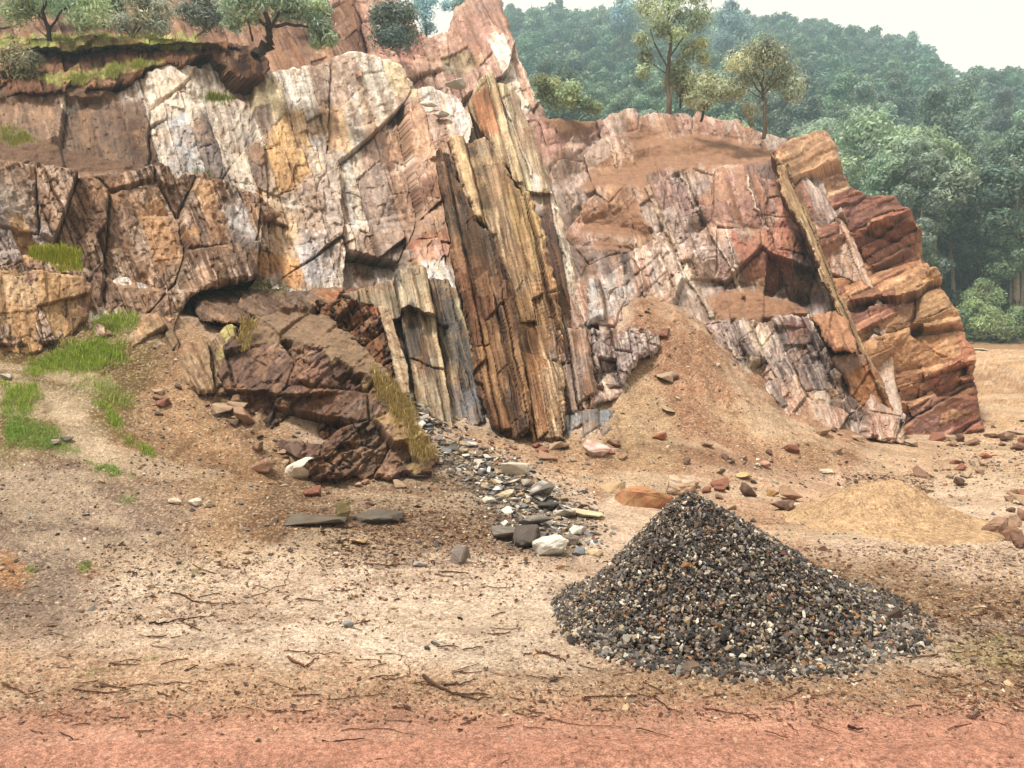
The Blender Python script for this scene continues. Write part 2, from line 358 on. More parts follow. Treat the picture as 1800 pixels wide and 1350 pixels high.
def rock(name, poly, depth, ang, layers, pal, tint=(), steps=(), ridges=(), rag=5, blur=1, step=1.65, thick=1.2, seed=1, rnd=(.18, 9), up=.25, warp=3, amp=1.0, mat=None, streak=.5, fib=1, soil=(), soilc='a87d60', kind=None, label=None, cat='rock', group=None, parent=None):
    p = np.array(poly, float); x0, y0 = p.min(0)-8; x1, y1 = p.max(0)+8
    PX, PY = np.meshgrid(np.arange(x0, x1, step), np.arange(y0, y1, step))
    wx = PX+rag*2*(fbm(PX/16, PY/16, 3, seed+3)-.5)+rag*1.2*(fbm(PX/60, PY/60, 2, seed+4)-.5); wy = PY+rag*2*(fbm(PX/16, PY/16, 3, seed+5)-.5)
    S = poly_sd(wx, wy, poly); ins = S > 0
    d = np.array(depth, float)
    if len(d) == 3:
        A = np.c_[d[:, :2], np.ones(3)]; c = np.linalg.solve(A, d[:, 2]); Y = PX*c[0]+PY*c[1]+c[2]
    else: Y = TPS(d[:, :2]/500, d[:, 2], .02)(PX/500, PY/500)
    for line, am, soft in steps:                          # above the line the face stands back by am metres
        L = np.array(line, float); o = np.argsort(L[:, 0]); ly = np.interp(PX, L[o, 0], L[o, 1])
        ly = ly+6*(fbm(PX/22, PX*0, 3, seed+9)-.5)
        fade = sstep(L[:, 0].min()-42, L[:, 0].min()+12, PX)*(1-sstep(L[:, 0].max()-12, L[:, 0].max()+42, PX))
        Y = Y+am*fade*sstep(-1, soft, ly-PY)*np.exp(-np.maximum(ly-PY-soft, 0)/90.0)
    h, tone, st, fine, crk, sx, sy = facets(PX, PY, ang, layers, seed, warp, fib)
    h = h*amp*1.12
    for _ in range(blur):
        g = np.pad(h, 1, mode='edge'); h = (g[:-2, 1:-1]+g[2:, 1:-1]+g[1:-1, :-2]+g[1:-1, 2:]+4*g[1:-1, 1:-1])/8
    sm = np.zeros_like(h)
    for sp in soil: sm = np.maximum(sm, sstep(-5, 6, poly_sd(PX+14*(fbm(PX/20, PY/20, 3, seed+61)-.5), PY+14*(fbm(PX/20, PY/20, 3, seed+62)-.5), sp)))
    h = h*(1-.85*sm)+.10*sm*(fbm(PX/14, PY/8, 4, seed+63)-.5)
    for line, w, am in ridges:
        ld = line_d(wx, wy, line); h = h+.5*am*(1-sstep(w*.5, w, ld))*(.4+1.2*fbm(PX/14, PY/14, 3, seed+66))
    h = h-rnd[0]*(1-np.clip(S/rnd[1], 0, 1))**2
    P = np.stack([(PX-CX)/F*Y, Y, EYE-(PY-CY)/F*Y], -1)
    n = np.array([0, 0, EYE])-P[ins].mean(0); n /= np.linalg.norm(n); n = n+np.array([0, 0, up]); n /= np.linalg.norm(n)
    P = P+h[..., None]*n
    # colour of the rock itself: beds, blocks and streaks draw from the palette
    C = np.array([alb(c) for c in pal]); t = np.clip((1-streak)*tone+streak*((st-.5)*1.9+.5)+.12*(fine-.5), 0, .999)*(len(C)-1)
    i = t.astype(int); fr = sstep(.25, .75, t-i)[..., None]; col = C[i]*(1-fr)+C[i+1 if False else np.minimum(i+1, len(C)-1)]*fr
    if len(tint): 
        base = col.copy(); col = layer(col, sx, sy, [(p_, c_, min(s_, 4), k_) for p_, c_, s_, k_ in tint], 5, .04, seed+20)
        dif = np.abs(col-base).sum(-1, keepdims=True)
        col = np.where(dif > 1e-4, col*(.66+.68*(.5*tone+.5*st))[..., None], col)
    for line, w, am in ridges:
        if am > .06:
            k = (1-sstep(w*.5, w*1.1, line_d(wx, wy, line)))[..., None]*.6; col = col*(1-k)+alb('e6d5c0')*k
    dust = sstep(.52, .7, fbm(PX/38, PY/38, 4, seed+33))[..., None]*.35; col = col*(1-dust)+alb('b48c6a')*dust
    a_ = math.radians(ang); uu_ = PX*math.cos(a_)-PY*math.sin(a_); vv_ = PX*math.sin(a_)+PY*math.cos(a_)
    mot = fbm(PX/5.0, PY/7.0, 4, seed+81, .6) if fib == 1 else fbm(uu_/4.0, vv_/50, 5, seed+81, .62); big = fbm(PX/60, PY/90, 4, seed+82)
    col = col*(.62+.76*mot)[..., None]*(.80+.40*big)[..., None]
    w_ = (sstep(.60, .70, fbm(uu_/9+1.5*mot, vv_/48, 4, seed+83))*.4)[..., None]; col = col*(1-w_)+np.minimum(col*1.7+.04, .62)*w_
    rs_ = (sstep(.56, .70, fbm(uu_/16+9, vv_/70+1.5*mot, 4, seed+86))*.5)[..., None]; col = col*(1-rs_)+alb('80583a')*rs_*(.6+.8*tone[..., None])
    w_ = (sstep(.575, .66, fbm(uu_/10, vv_/55+2*mot, 4, seed+84))*.62)[..., None]; col = col*(1-w_)+col*np.array([.48, .42, .40])*w_
    col = col*(1-.45*crk[..., None])*(.8+.4*fine)[..., None]*ROCK_GAIN  # cracks coloured darker, for dirt and for the shade inside them
    if len(soil):
        k = sm[..., None]; col = col*(1-k)+k*alb(soilc)*(.75+.5*fbm(PX/6, PY/4, 4, seed+64))[..., None]
    keep = ins[:-1, :-1] & ins[1:, :-1] & ins[1:, 1:] & ins[:-1, 1:]
    nr, nc = PX.shape
    q = grid_faces(nr, nc)[keep.ravel()]
    idx = np.unique(q); mp = np.full(nr*nc, -1); mp[idx] = np.arange(len(idx)); q = mp[q]
    V = P.reshape(-1, 3)[idx]; Cc = col.reshape(-1, 3)[idx]
    # side walls going back into the hill
    e = np.concatenate([q[:, [0, 1]], q[:, [1, 2]], q[:, [2, 3]], q[:, [3, 0]]])
    key = e[:, 0].astype(np.int64)*len(V)+e[:, 1]; rk = e[:, 1].astype(np.int64)*len(V)+e[:, 0]
    b = e[~np.isin(key, rk)]
    bi = np.unique(b); faces = [q]; nb = len(bi); N = len(V)
    bm_ = np.full(N, -1); bm_[bi] = np.arange(nb)
    prev = lambda a, lev: a if lev == 0 else N+(lev-1)*nb+bm_[a]
    VV, CC = [V], [Cc]
    cen = V.mean(0); bk = np.array([-n[0], -n[1], 0]); bk = bk/np.linalg.norm(bk)+np.array([0, 0, -.04])
    for lev, f in ((1, .12), (2, .4), (3, 1.0)):
        sh = (cen-V[bi])*np.array([1, 0, 1])*.05*f
        VV.append(V[bi]+bk*thick*f+sh+.05*f*(np.stack([hsh(bi, bi*0+lev, 3+k) for k in range(3)], 1)-.5)); CC.append(Cc[bi]*.9)
        a0, a1 = prev(b[:, 0], lev-1), prev(b[:, 1], lev-1); c0, c1 = prev(b[:, 0], lev), prev(b[:, 1], lev)
        faces.append(np.stack([a1, a0, c0, c1], 1))
    o = obj(name, np.concatenate(VV), faces, mat or M_ROCK, np.concatenate(CC), False, parent)
    tag(o, label, None if kind else cat, group, kind)
    return o
# ------------------------------------------------------------------ the quarry face, from back to front
BLK = [(120, 190, .50, .8, .6, -.1, .25, .35), (34, 120, .15, 1, .6, -.1, .45), (15, 30, .05, 1, .9, 0, .3)]
CRAG = [(80, 96, .42, 1, .8, -.25, .25, .3), (27, 40, .19, 1, .8, -.2, .4), (12, 18, .07, 1.1, 1, -.1, .3)]
FINS = [(74, 900, .26, .9, .3, 0, .4), (26, 340, .11, 1.1, .3, 0, .4), (8, 420, .035, 1, .3, 0, .1)]
SHNG = [(150, 46, .48, .4, .5, .75, .15), (60, 20, .22, .5, .5, .7, .2), (22, 8, .08, .6, .6, .4, .25)]
EARTH = [(40, 50, .12, .5, .5, 0, .1), (14, 18, .06, .6, .6, 0, .15)]

rock('hillside', [(-330,-60),(600,-60),(640,60),(640,130),(400,150),(-330,230)], [(0,-40,29),(0,200,18),(600,-40,31),(600,120,22)], 25, EARTH,
     ['5d4038','7a5a4a','8f6f5c','6a4a3e'], [([(0,60),(350,60),(350,90),(0,100)],'8f9a55',14,.8)], seed=3, thick=4, kind='structure', mat=M_SOIL, label='dark earthy hillside behind the trees on the ledge')
rock('rock_peak', [(560,-60),(662,-60),(700,0),(735,52),(760,62),(785,52),(800,15),(815,0),(830,-25),(878,-25),(889,22),(908,75),(930,120),(948,170),(960,200),(990,330),(860,380),(700,330),(560,230)],
     [(600,-40,30),(870,-20,33),(760,62,30),(940,180,26.5),(700,300,20.5),(560,200,21),(850,250,23)], 22, CRAG, ['8f6a5e','b08a7a','c9a795','b58d7a','a07a6c'],
     [([(600,-20),(700,40),(720,110),(640,120),(590,60)],'b98a78',12,.8), ([(800,20),(880,0),(900,90),(860,100),(810,70)],'a87f70',10,.8),
      ([(860,60),(885,75),(925,170),(955,195),(920,190),(880,140)],'e6dcd0',6,.9), ([(770,62),(800,60),(810,90),(770,80)],'cda898',8,.7),
      ([(745,92),(835,95),(830,118),(750,112)],'8d8a72',8,.8), ([(690,40),(735,55),(740,110),(700,105)],'8f6256',10,.8), ([(800,95),(850,90),(835,130),(800,125)],'b39a78',8,.7)],
     ridges=[([(868,65),(925,185)],6,.25), ([(905,75),(950,185)],3,.15)], steps=[([(640,90),(700,108),(760,115),(840,118)],1.5,6)], seed=5, thick=3, kind='structure', label='pinkish rocky peak at the top of the quarry')
rock('rock_cliff', [(-330,150),(60,150),(130,142),(200,152),(270,112),(300,96),(350,110),(375,92),(400,120),(440,130),(470,118),(520,108),(570,100),(620,80),(660,92),(700,108),(735,128),(746,160),(790,175),(850,200),(870,330),(860,560),(760,560),(600,570),(450,570),(330,570),(200,570),(-330,640)],
     [(0,450,12.6),(0,300,14.5),(0,160,17),(300,480,14),(300,300,16),(300,110,19.5),(500,490,15),(500,300,17),(500,120,20.5),(680,480,16),(700,300,18.5),(740,150,23.5),(620,90,22),(850,260,20),(820,480,15.5),(300,620,12)],
     15, BLK, ['948a86','bcb0a6','dccebe','d6c2aa','dcd4cc','b0a6a2'],
     [([(-330,160),(180,150),(260,190),(290,335),(120,335),(-330,300)],'6e503a',14,.9), ([(205,190),(262,188),(290,300),(245,290)],'5f4430',6,.9),
      ([(280,110),(400,120),(440,200),(420,330),(330,320),(290,230)],'e0d0be',14,.6), ([(300,215),(345,215),(350,290),(300,295)],'c6c8ca',8,.9),
      ([(470,210),(530,210),(545,280),(520,350),(480,360),(468,300)],'dcb077',5,.9), ([(480,310),(505,330),(515,355),(490,345)],'8f6270',6,.7),
      ([(350,180),(385,170),(375,250),(420,320),(400,335),(345,280)],'4f3f42',7,.85), ([(450,190),(470,195),(470,360),(452,350)],'6f5443',4,.85),
      ([(425,130),(490,140),(500,190),(440,170)],'ead2a4',8,.7), ([(555,170),(600,180),(610,240),(560,230)],'d8b083',6,.8),
      ([(530,270),(600,290),(630,430),(560,480),(530,400)],'b49d90',10,.6), ([(560,90),(640,100),(600,200),(540,130)],'a88a78',12,.6),
      ([(450,360),(520,370),(550,500),(460,490)],'c9a070',8,.6), ([(455,430),(500,420),(530,500),(450,495)],'c48a50',6,.7), ([(520,380),(560,400),(600,490),(530,490)],'b7b0b2',8,.7),
      ([(640,200),(780,180),(770,260),(690,300),(640,270)],'a98674',14,.75), ([(690,220),(780,215),(780,260),(700,290)],'b08868',10,.7),
      ([(690,300),(790,270),(800,400),(720,470),(690,440)],'9a7258',12,.8), ([(700,400),(800,390),(800,470),(720,470)],'96583a',10,.7), ([(720,330),(780,310),(790,350),(730,370)],'6f4636',6,.8),
      ([(640,280),(700,290),(690,470),(640,470)],'8d7168',10,.7), ([(640,480),(700,430),(720,480),(650,500)],'6f5a52',8,.7), ([(615,130),(680,120),(700,160),(640,190)],'cfc4b8',10,.6), ([(680,100),(740,135),(720,170),(680,150)],'d9bd92',10,.6)],
     steps=[([(345,330),(400,325),(455,345),(520,365),(560,380),(620,400)],.4,4), ([(640,230),(700,215),(780,205)],.9,8), ([(700,300),(790,270)],.6,6), ([(700,395),(800,370)],.7,6), ([(650,390),(700,380)],.4,5), ([(350,180),(390,165),(440,160)],.5,5)],
     soil=[[(-330,222),(40,232),(100,250),(180,272),(262,284),(262,306),(130,306),(60,290),(-330,276)], [(-330,150),(60,150),(130,142),(200,152),(180,168),(60,172),(-330,180)]], soilc='76563f', seed=7, thick=3, kind='structure', amp=1.1, label='tall pale layered rock cliff of the quarry')
rock('soil_bank', [(-330,60),(100,66),(250,60),(350,72),(440,74),(478,100),(472,132),(440,136),(395,112),(372,92),(320,118),(268,108),(230,145),(120,160),(-330,170)],
     [(0,60,19.5),(0,165,16.6),(250,60,20.8),(250,140,18.4),(470,80,20.6),(450,135,19.3)], 10, EARTH, ['4d352c','6b4a3a','7d5a46','5a3f33'],
     [([(-330,62),(340,66),(350,84),(-330,92)],'8d9352',7,.9), ([(70,132),(280,104),(290,116),(80,150)],'9a9a5a',5,.8), ([(385,82),(470,90),(460,130),(400,120)],'3a2620',8,.9)],
     steps=[([(-330,96),(120,92),(250,86),(360,84)],-.9,10)], rag=7, seed=9, thick=2.5, kind='structure', mat=M_SOIL, amp=1.6, label='dark brown soil bank with grass on top of the left cliff')
rock('rock_ledge', [(-330,263),(60,277),(130,300),(225,297),(270,287),(330,302),(400,324),(470,342),(505,372),(470,385),(462,450),(520,497),(400,505),(340,520),(300,575),(100,610),(-330,620)],
     [(0,270,12.6),(0,450,11.4),(0,600,10.8),(250,290,14.2),(250,450,12.9),(300,570,12.0),(470,345,15.6),(480,480,14.2)], 22, BLK, ['4d3828','6e5038','8f735c','b39c8a','5f4632','54392a'],
     [([(-330,275),(60,290),(110,430),(60,430),(-330,340)],'b0a093',8,.85), ([(-330,370),(30,380),(40,430),(-330,450)],'a0908a',6,.85), ([(30,370),(60,400),(80,440),(35,440)],'cda679',5,.85),
      ([(120,310),(240,310),(250,430),(140,430)],'6e4f38',10,.8), ([(60,400),(110,400),(120,450),(80,450)],'998b86',7,.8), ([(250,370),(330,380),(340,500),(300,490)],'b3865a',10,.7),
      ([(380,340),(455,355),(450,420),(380,400)],'a3948e',7,.8), ([(385,390),(450,400),(455,470),(420,440)],'b9b3b0',7,.8), ([(320,320),(360,330),(360,370),(330,370)],'c9a37c',5,.8), ([(300,380),(420,420),(480,490),(350,480),(320,440)],'59402e',9,.7), ([(160,440),(300,500),(300,560),(180,560)],'6b4c36',12,.7)],
     steps=[([(-330,430),(60,445),(140,470),(240,500),(330,515)],.5,5), ([(280,380),(345,384),(420,420)],.35,4)], seed=11, thick=2.5, amp=1.1, label='brown lower rock ledge below the grassy bank on the left', cat='rock ledge')
rock('rock_slab', [(-330,460),(60,466),(152,482),(166,505),(160,560),(100,612),(40,630),(-330,650)], [(0,460,11.2),(0,640,10.4),(160,480,11.75)], 8,
     [(120, 160, .12, .4, .3, 0, .2), (30, 60, .05, .6, .5, 0, .2)], ['9c7d5c','b8966c','a9845c','c2a078'], [([(-330,462),(80,470),(60,500),(-330,510)],'806670',7,.7), ([(10,490),(60,485),(70,520),(10,520)],'cdb491',8,.8), ([(0,500),(14,500),(12,600),(0,600)],'6b5236',3,.8), ([(140,500),(165,505),(158,525),(140,520)],'8f6268',5,.7)],
     seed=13, thick=1.2, amp=.8, label='smooth brown slab at the left edge below a tuft of grass', cat='rock slab')
rock('gravel_shelf', [(325,505),(420,498),(520,502),(640,500),(725,488),(700,515),(600,536),(500,552),(420,566),(350,560)], [(330,505,13.6),(700,495,14.6),(400,580,11.4),(600,560,12.2)], 60, EARTH,
     ['55443a','6e5a4c','7d6656','8a7160'], [([(350,492),(500,494),(500,510),(360,512)],'6c7340',6,.7), ([(560,500),(720,490),(640,530),(560,520)],'8a6f5c',8,.6), ([(560,512),(640,504),(660,514),(580,525)],'a5643a',4,.6)], rag=6, seed=15, thick=1, mat=M_SOIL, kind='structure', label='dark gravelly shelf above the low outcrop')
rock('rock_outcrop', [(215,575),(262,552),(330,530),(380,548),(418,566),(425,620),(400,690),(350,690),(290,650),(235,625)], [(215,580,11.6),(420,570,11.8),(330,690,10.0)], 25, CRAG, ['5d4835','7d6248','957a5c','6b523c','a88f6c'],
     [([(385,560),(425,570),(420,630),(395,640)],'a8a060',5,.7), ([(225,585),(300,580),(310,625),(240,620)],'9a8260',5,.6)], seed=57, thick=1, rag=6, amp=.8, label='brown rock hump between the green mound and the dark outcrop', cat='rock outcrop')
# right-hand terraces
rock('rock_terrace', [(920,195),(948,200),(1000,208),(1060,204),(1090,196),(1112,188),(1130,204),(1165,190),(1205,186),(1240,206),(1290,214),(1330,228),(1365,238),(1410,236),(1460,330),(1560,540),(1600,780),(1400,760),(1240,640),(1010,720),(1000,560),(960,400)],
     [(1030,620,13.7),(1040,560,14.4),(1100,500,15.6),(1060,400,18.2),(1100,310,21.3),(1000,260,22.5),(1100,200,26.5),(940,200,24.5),(1220,250,23.8),(1330,235,25.4),(1400,245,25),(1250,400,19.2),(1250,540,16.8),(1400,530,17.8),(1400,410,19.6),(1400,310,21.8),(1500,600,17.3),(1300,620,15.2)],
     20, [(84, 100, .38, .9, .7, -.25, .25, .2), (30, 50, .15, .9, .7, -.1, .4), (11, 20, .055, 1, .8, 0, .3)], ['7d6c64','a08c84','b8a498','c4aa98','a8806e','d6c2b2'],
     [([(935,200),(1040,208),(1070,240),(1000,290),(955,270)],'a3786a',10,.85), ([(1060,225),(1130,210),(1250,240),(1360,250),(1300,270),(1180,260),(1110,300),(1100,250)],'a87d66',12,.85), ([(1180,205),(1290,215),(1300,250),(1190,245)],'9a6f60',8,.6),
      ([(1010,320),(1100,280),(1140,290),(1140,325),(1010,335)],'a67c60',8,.9), ([(1020,360),(1110,345),(1130,390),(1030,400)],'aa7f62',8,.9), ([(990,260),(1060,225),(1080,270),(1020,310),(980,300)],'bfa595',8,.7), ([(1085,235),(1130,240),(1120,280),(1070,270)],'c4a294',7,.7),
      ([(1110,370),(1140,330),(1240,560),(1180,520),(1130,430)],'cdbdb2',10,.8), ([(1140,300),(1195,300),(1215,350),(1160,350)],'b08d86',8,.8), ([(1120,400),(1160,405),(1160,430),(1125,430)],'b9906c',6,.8), ([(1000,430),(1110,430),(1115,490),(1010,490)],'7d706b',8,.8), ([(1000,395),(1030,385),(1030,410),(1000,410)],'6b4f52',5,.8),
      ([(1160,350),(1210,350),(1240,440),(1190,450)],'c3b0a8',9,.7), ([(1215,320),(1340,300),(1370,400),(1240,400)],'8b6457',12,.85), ([(1310,290),(1365,270),(1380,310),(1320,320)],'6a504a',7,.8), ([(1350,320),(1400,320),(1430,400),(1370,405)],'8c5a48',8,.85),
      ([(1240,410),(1300,410),(1320,520),(1260,520)],'8d7670',8,.7), ([(1290,415),(1390,410),(1390,510),(1310,515)],'9a6452',8,.9), ([(1390,430),(1440,430),(1450,530),(1400,530)],'5d4642',8,.85), ([(1375,405),(1410,395),(1410,440),(1385,445)],'8f5444',6,.7), ([(1250,520),(1330,520),(1420,545),(1400,565),(1250,560)],'a5815f',8,.95), ([(1200,480),(1250,540),(1250,560),(1205,520)],'cbb5a5',6,.8),
      ([(1020,500),(1110,495),(1110,560),(1030,560)],'a5a09e',8,.7), ([(1420,545),(1500,560),(1520,640),(1450,620)],'a8704e',8,.8)],
     steps=[([(1003,336),(1080,328),(1142,330)],1.9,34), ([(1005,412),(1040,414),(1115,424)],1.5,22), ([(1005,434),(1110,438)],.6,4), ([(1005,492),(1060,490),(1115,492)],1.1,7), ([(1240,408),(1320,412),(1440,402)],1.1,6), ([(1245,522),(1330,524),(1425,550)],1.5,22), ([(1420,548),(1500,545)],.5,4), ([(1130,372),(1230,366)],.5,4), ([(1140,300),(1240,296),(1300,300),(1370,285)],1.6,26), ([(1120,262),(1200,250),(1300,268)],1.2,20), ([(1170,405),(1230,412)],.6,4), ([(960,262),(1030,250),(1100,240)],1.0,10), ([(1190,455),(1240,440)],.6,4), ([(1130,440),(1180,445)],.5,4)],
     soil=[[(1010,334),(1025,318),(1070,300),(1130,284),(1142,300),(1140,326),(1080,326)], [(1018,408),(1030,388),(1070,372),(1120,366),(1138,392),(1115,420),(1040,412)], [(1120,262),(1130,240),(1200,236),(1300,250),(1350,255),(1370,284),(1300,296),(1230,292),(1160,300),(1110,305)], [(1245,522),(1270,512),(1340,515),(1420,536),(1425,552),(1330,562),(1260,558)], [(1030,440),(1050,424),(1105,424),(1110,434)], [(1090,240),(1130,225),(1170,232),(1130,262)], [(940,198),(1050,206),(1040,226),(980,232)]],
     ridges=[([(1138,330),(1250,556)],6,.32), ([(1108,395),(1136,520)],4,.22), ([(1196,300),(1240,400),(1310,520)],3.5,.25), ([(1312,315),(1345,412)],3,.2), ([(1355,430),(1398,545)],3,.05), ([(1275,410),(1308,520)],3,.2), ([(1062,240),(1085,290)],3,.2), ([(1090,240),(1115,285)],3,.15)],
     seed=17, thick=3, kind='structure', rag=6, amp=1.0, label='terraced grey-pink rock with ledges on the right')
rock('rock_buttress', [(1358,270),(1390,246),(1455,219),(1470,252),(1480,285),(1493,307),(1530,318),(1572,317),(1590,350),(1610,380),(1622,400),(1625,430),(1650,470),(1668,510),(1690,555),(1710,610),(1716,650),(1722,690),(1742,775),(1700,785),(1580,770),(1545,690),(1480,540),(1400,380)],
     [(1580,755,15.8),(1735,765,17.2),(1660,500,20),(1460,225,24.2),(1570,320,22.3),(1400,330,21.5),(1480,520,17.6),(1690,600,18.6),(1600,600,16.9)], -62, [(60, 170, .62, 1.3, .8, .0, .2, .4), (22, 80, .36, 1.5, .9, 0, .3), (12, 30, .10, 1.2, 1, 0, .3)], ['6b463a','946450','b8845e','cc9e78','a86c54','7a5042'],
     [([(1390,250),(1455,222),(1490,310),(1420,340),(1390,310)],'d3ac88',10,.8), ([(1400,330),(1490,310),(1580,330),(1600,380),(1450,400)],'8f5a4a',10,.7), ([(1420,355),(1500,340),(1500,370),(1430,380)],'6f4540',8,.6), ([(1440,410),(1600,380),(1625,430),(1560,460),(1470,450)],'7d4634',8,.85),
      ([(1540,460),(1630,425),(1650,500),(1600,500)],'a87658',8,.8), ([(1620,440),(1690,560),(1640,560),(1600,500)],'bc966a',10,.75), ([(1480,500),(1560,490),(1600,520),(1500,560)],'7b4d40',10,.7), ([(1500,560),(1660,540),(1690,600),(1650,640),(1540,660)],'ae845a',12,.7), ([(1520,620),(1640,600),(1620,680),(1560,690)],'966a48',10,.7),
      ([(1580,710),(1650,695),(1700,765),(1590,765)],'a67a70',8,.9), ([(1640,650),(1700,640),(1710,690),(1650,700)],'a4604e',8,.9), ([(1670,690),(1720,650),(1742,775),(1705,770)],'7a4638',8,.9), ([(1690,580),(1714,620),(1718,680),(1690,640)],'a5644a',6,.8), ([(1540,430),(1600,410),(1620,425),(1550,450)],'b98a74',4,.5)],
     steps=[([(1400,352),(1440,335),(1495,312)],.8,5), ([(1420,400),(1500,375),(1590,352)],.9,6), ([(1440,440),(1540,400),(1622,398)],-.2,6), ([(1470,480),(1560,470),(1640,440)],.9,6), ([(1490,548),(1570,520),(1660,500)],.7,6), ([(1510,600),(1600,580),(1690,560)],.5,6), ([(1560,660),(1640,650),(1710,630)],.5,6), ([(1580,705),(1650,695),(1700,700)],.6,6)],
     seed=19, thick=3.5, rag=4, amp=1.1, rnd=(.3, 12), streak=.4, label='rust red and orange cliff end with jutting broken beds at right', cat='rock buttress')
rock('rock_seam', [(1352,264),(1384,284),(1398,330),(1422,372),(1450,446),(1470,498),(1496,552),(1516,596),(1536,628),(1552,664),(1562,690),(1552,694),(1524,650),(1500,612),(1476,560),(1456,520),(1440,470),(1420,424),(1394,376),(1370,320)],
     [(1352,264,21.4),(1398,290,21.0),(1440,440,18.3),(1500,560,16.5),(1555,690,15.0)], 23, FINS, ['947c5c','b29874','a58964','8a6e50','c0aa8a'], [([(1430,480),(1500,600),(1540,680),(1500,640)],'96704a',8,.6)], fib=7, seed=21, rag=7, thick=.9, rnd=(.22, 9), amp=1.5, label='thin pale yellow seam standing proud between terraces and red cliff', cat='rock seam')
rock('rock_block', [(1425,552),(1470,540),(1490,560),(1505,600),(1506,612),(1470,618),(1452,610)], [(1430,550,16.8),(1500,550,16.4),(1460,615,15.2)], 20, CRAG, ['8f6550','a87a5c','b98a68','93644c'], seed=23, thick=1, amp=.5, label='rounded tan block under the yellow seam above an orange face', cat='rock block')
rock('rock_wall', [(1458,622),(1500,614),(1524,622),(1546,660),(1566,706),(1586,762),(1550,768),(1518,738),(1488,680)], [(1460,620,15.6),(1520,615,15.6),(1570,760,14.9)], 23, [(60, 90, .14, .5, .4, 0, .3), (22, 40, .07, .7, .5, 0, .3)], ['8a5c3a','a87448','986644','8d6e5e','b48452'],
     [([(1458,620),(1520,614),(1530,640),(1470,650)],'9c8880',8,.85)], seed=25, thick=.9, amp=.8, label='orange rust stained rock face at the foot of the yellow seam', cat='rock face')
rock('rock_outcrop', [(1232,566),(1262,558),(1285,564),(1310,556),(1345,560),(1380,550),(1420,552),(1440,590),(1470,640),(1500,690),(1548,768),(1500,772),(1400,740),(1340,690),(1290,660),(1262,620),(1250,590)],
     [(1240,565,15.2),(1420,552,16.4),(1300,660,13.9),(1540,760,15.0),(1400,700,14.1)], 24, [(38, 56, .24, .7, .5, -.2, .4), (17, 24, .12, .8, .6, -.1, .4), (8, 12, .05, .8, .6, 0, .3)], ['574a48','756662','928079','b5a296','6a5a58','807068'],
     [([(1235,560),(1290,565),(1310,610),(1270,600)],'b8a39c',6,.7), ([(1310,580),(1355,575),(1360,610),(1330,630)],'cbb6a0',6,.8), ([(1380,560),(1420,560),(1430,590),(1390,590)],'75504c',5,.8), ([(1355,575),(1380,565),(1385,590),(1360,592)],'4a4c52',4,.8), ([(1300,630),(1350,640),(1350,665),(1310,660)],'d6c2a4',6,.6), ([(1450,690),(1540,755),(1500,760),(1440,730)],'5b5655',8,.8), ([(1410,690),(1480,690),(1480,712),(1420,710)],'cdb9a2',6,.6)],
     ridges=[([(1268,570),(1296,630)],3,.15), ([(1420,552),(1500,690),(1540,760)],4,.2)], seed=27, thick=1.2, rag=6, label='grey blocky outcrop rising from the scree below the right terraces', cat='rock outcrop')
rock('rock_block', [(1036,575),(1090,574),(1138,566),(1158,572),(1166,600),(1150,615),(1128,626),(1112,650),(1095,676),(1070,690),(1046,690),(1036,640)], [(1040,575,13.6),(1160,575,13.6),(1060,690,12.7)], 12, [(30, 44, .2, .7, .5, -.2, .4), (12, 20, .09, .8, .6, 0, .4)], ['7d6d6a','a3918c','bba9a2','8d7a75','cfc0b6'],
     [([(1060,650),(1100,640),(1090,690),(1050,690)],'5b4a40',8,.8), ([(1130,570),(1165,580),(1160,610),(1135,600)],'c6b8b0',6,.7)], seed=29, thick=1, rag=5, label='pale grey-pink block jutting over the left edge of the scree fan', cat='rock block')
rock('rock_block', [(1030,494),(1070,492),(1098,494),(1106,515),(1090,540),(1060,560),(1030,572)], [(1030,495,14.9),(1100,495,15.0),(1040,570,14.2)], 12, CRAG, ['858080','a8a3a2','c4bdb8','77706f'], seed=31, thick=.9, amp=.6, label='light grey fractured block above the grey-pink one beside the scree top', cat='rock block')
# the central fins
rock('rock_fin', [(822,190),(838,150),(862,128),(905,138),(925,190),(945,250),(968,315),(1000,400),(1014,470),(1034,570),(1050,660),(1058,705),(1000,735),(985,600),(950,420),(900,310),(850,240)],
     [(860,130,20.5),(920,150,21),(830,200,18.5),(1000,400,16),(1055,700,12.9),(990,700,12.5),(900,310,16.4)], 13.5, [(80, 620, .24, .9, .35, 0, .35), (28, 240, .12, 1.1, .4, 0, .4), (8, 420, .035, 1, .3, 0, .1)], ['a38c6c','c4ac88','d8c8a6','bda67c','8f765c','cdb898'],
     [([(842,200),(858,170),(890,280),(880,275),(842,222)],'95603e',3,.9), ([(890,140),(915,150),(960,290),(935,300)],'a98f7c',6,.5), ([(960,300),(985,330),(1055,700),(1036,700),(1000,480)],'ded0c0',5,.9), ([(930,325),(958,335),(985,410),(1018,560),(985,575),(960,470)],'573a32',4,.95), ([(848,130),(862,140),(860,165),(845,160)],'5d5250',4,.8), ([(925,280),(945,290),(955,340),(935,330)],'d5d3ce',4,.8), ([(870,170),(885,170),(930,290),(960,340),(900,290)],'c6b598',6,.6)],
     ridges=[([(882,160),(912,240),(935,300)],3,.2), ([(975,330),(1050,690)],7,.24)], steps=[([(845,225),(870,280),(885,282)],.3,4), ([(935,332),(960,336)],-.45,6)], fib=7, seed=33, thick=2.4, rag=4, amp=1.1, label='tall pale back fin with a white right edge rising to the ridge', cat='rock fin')
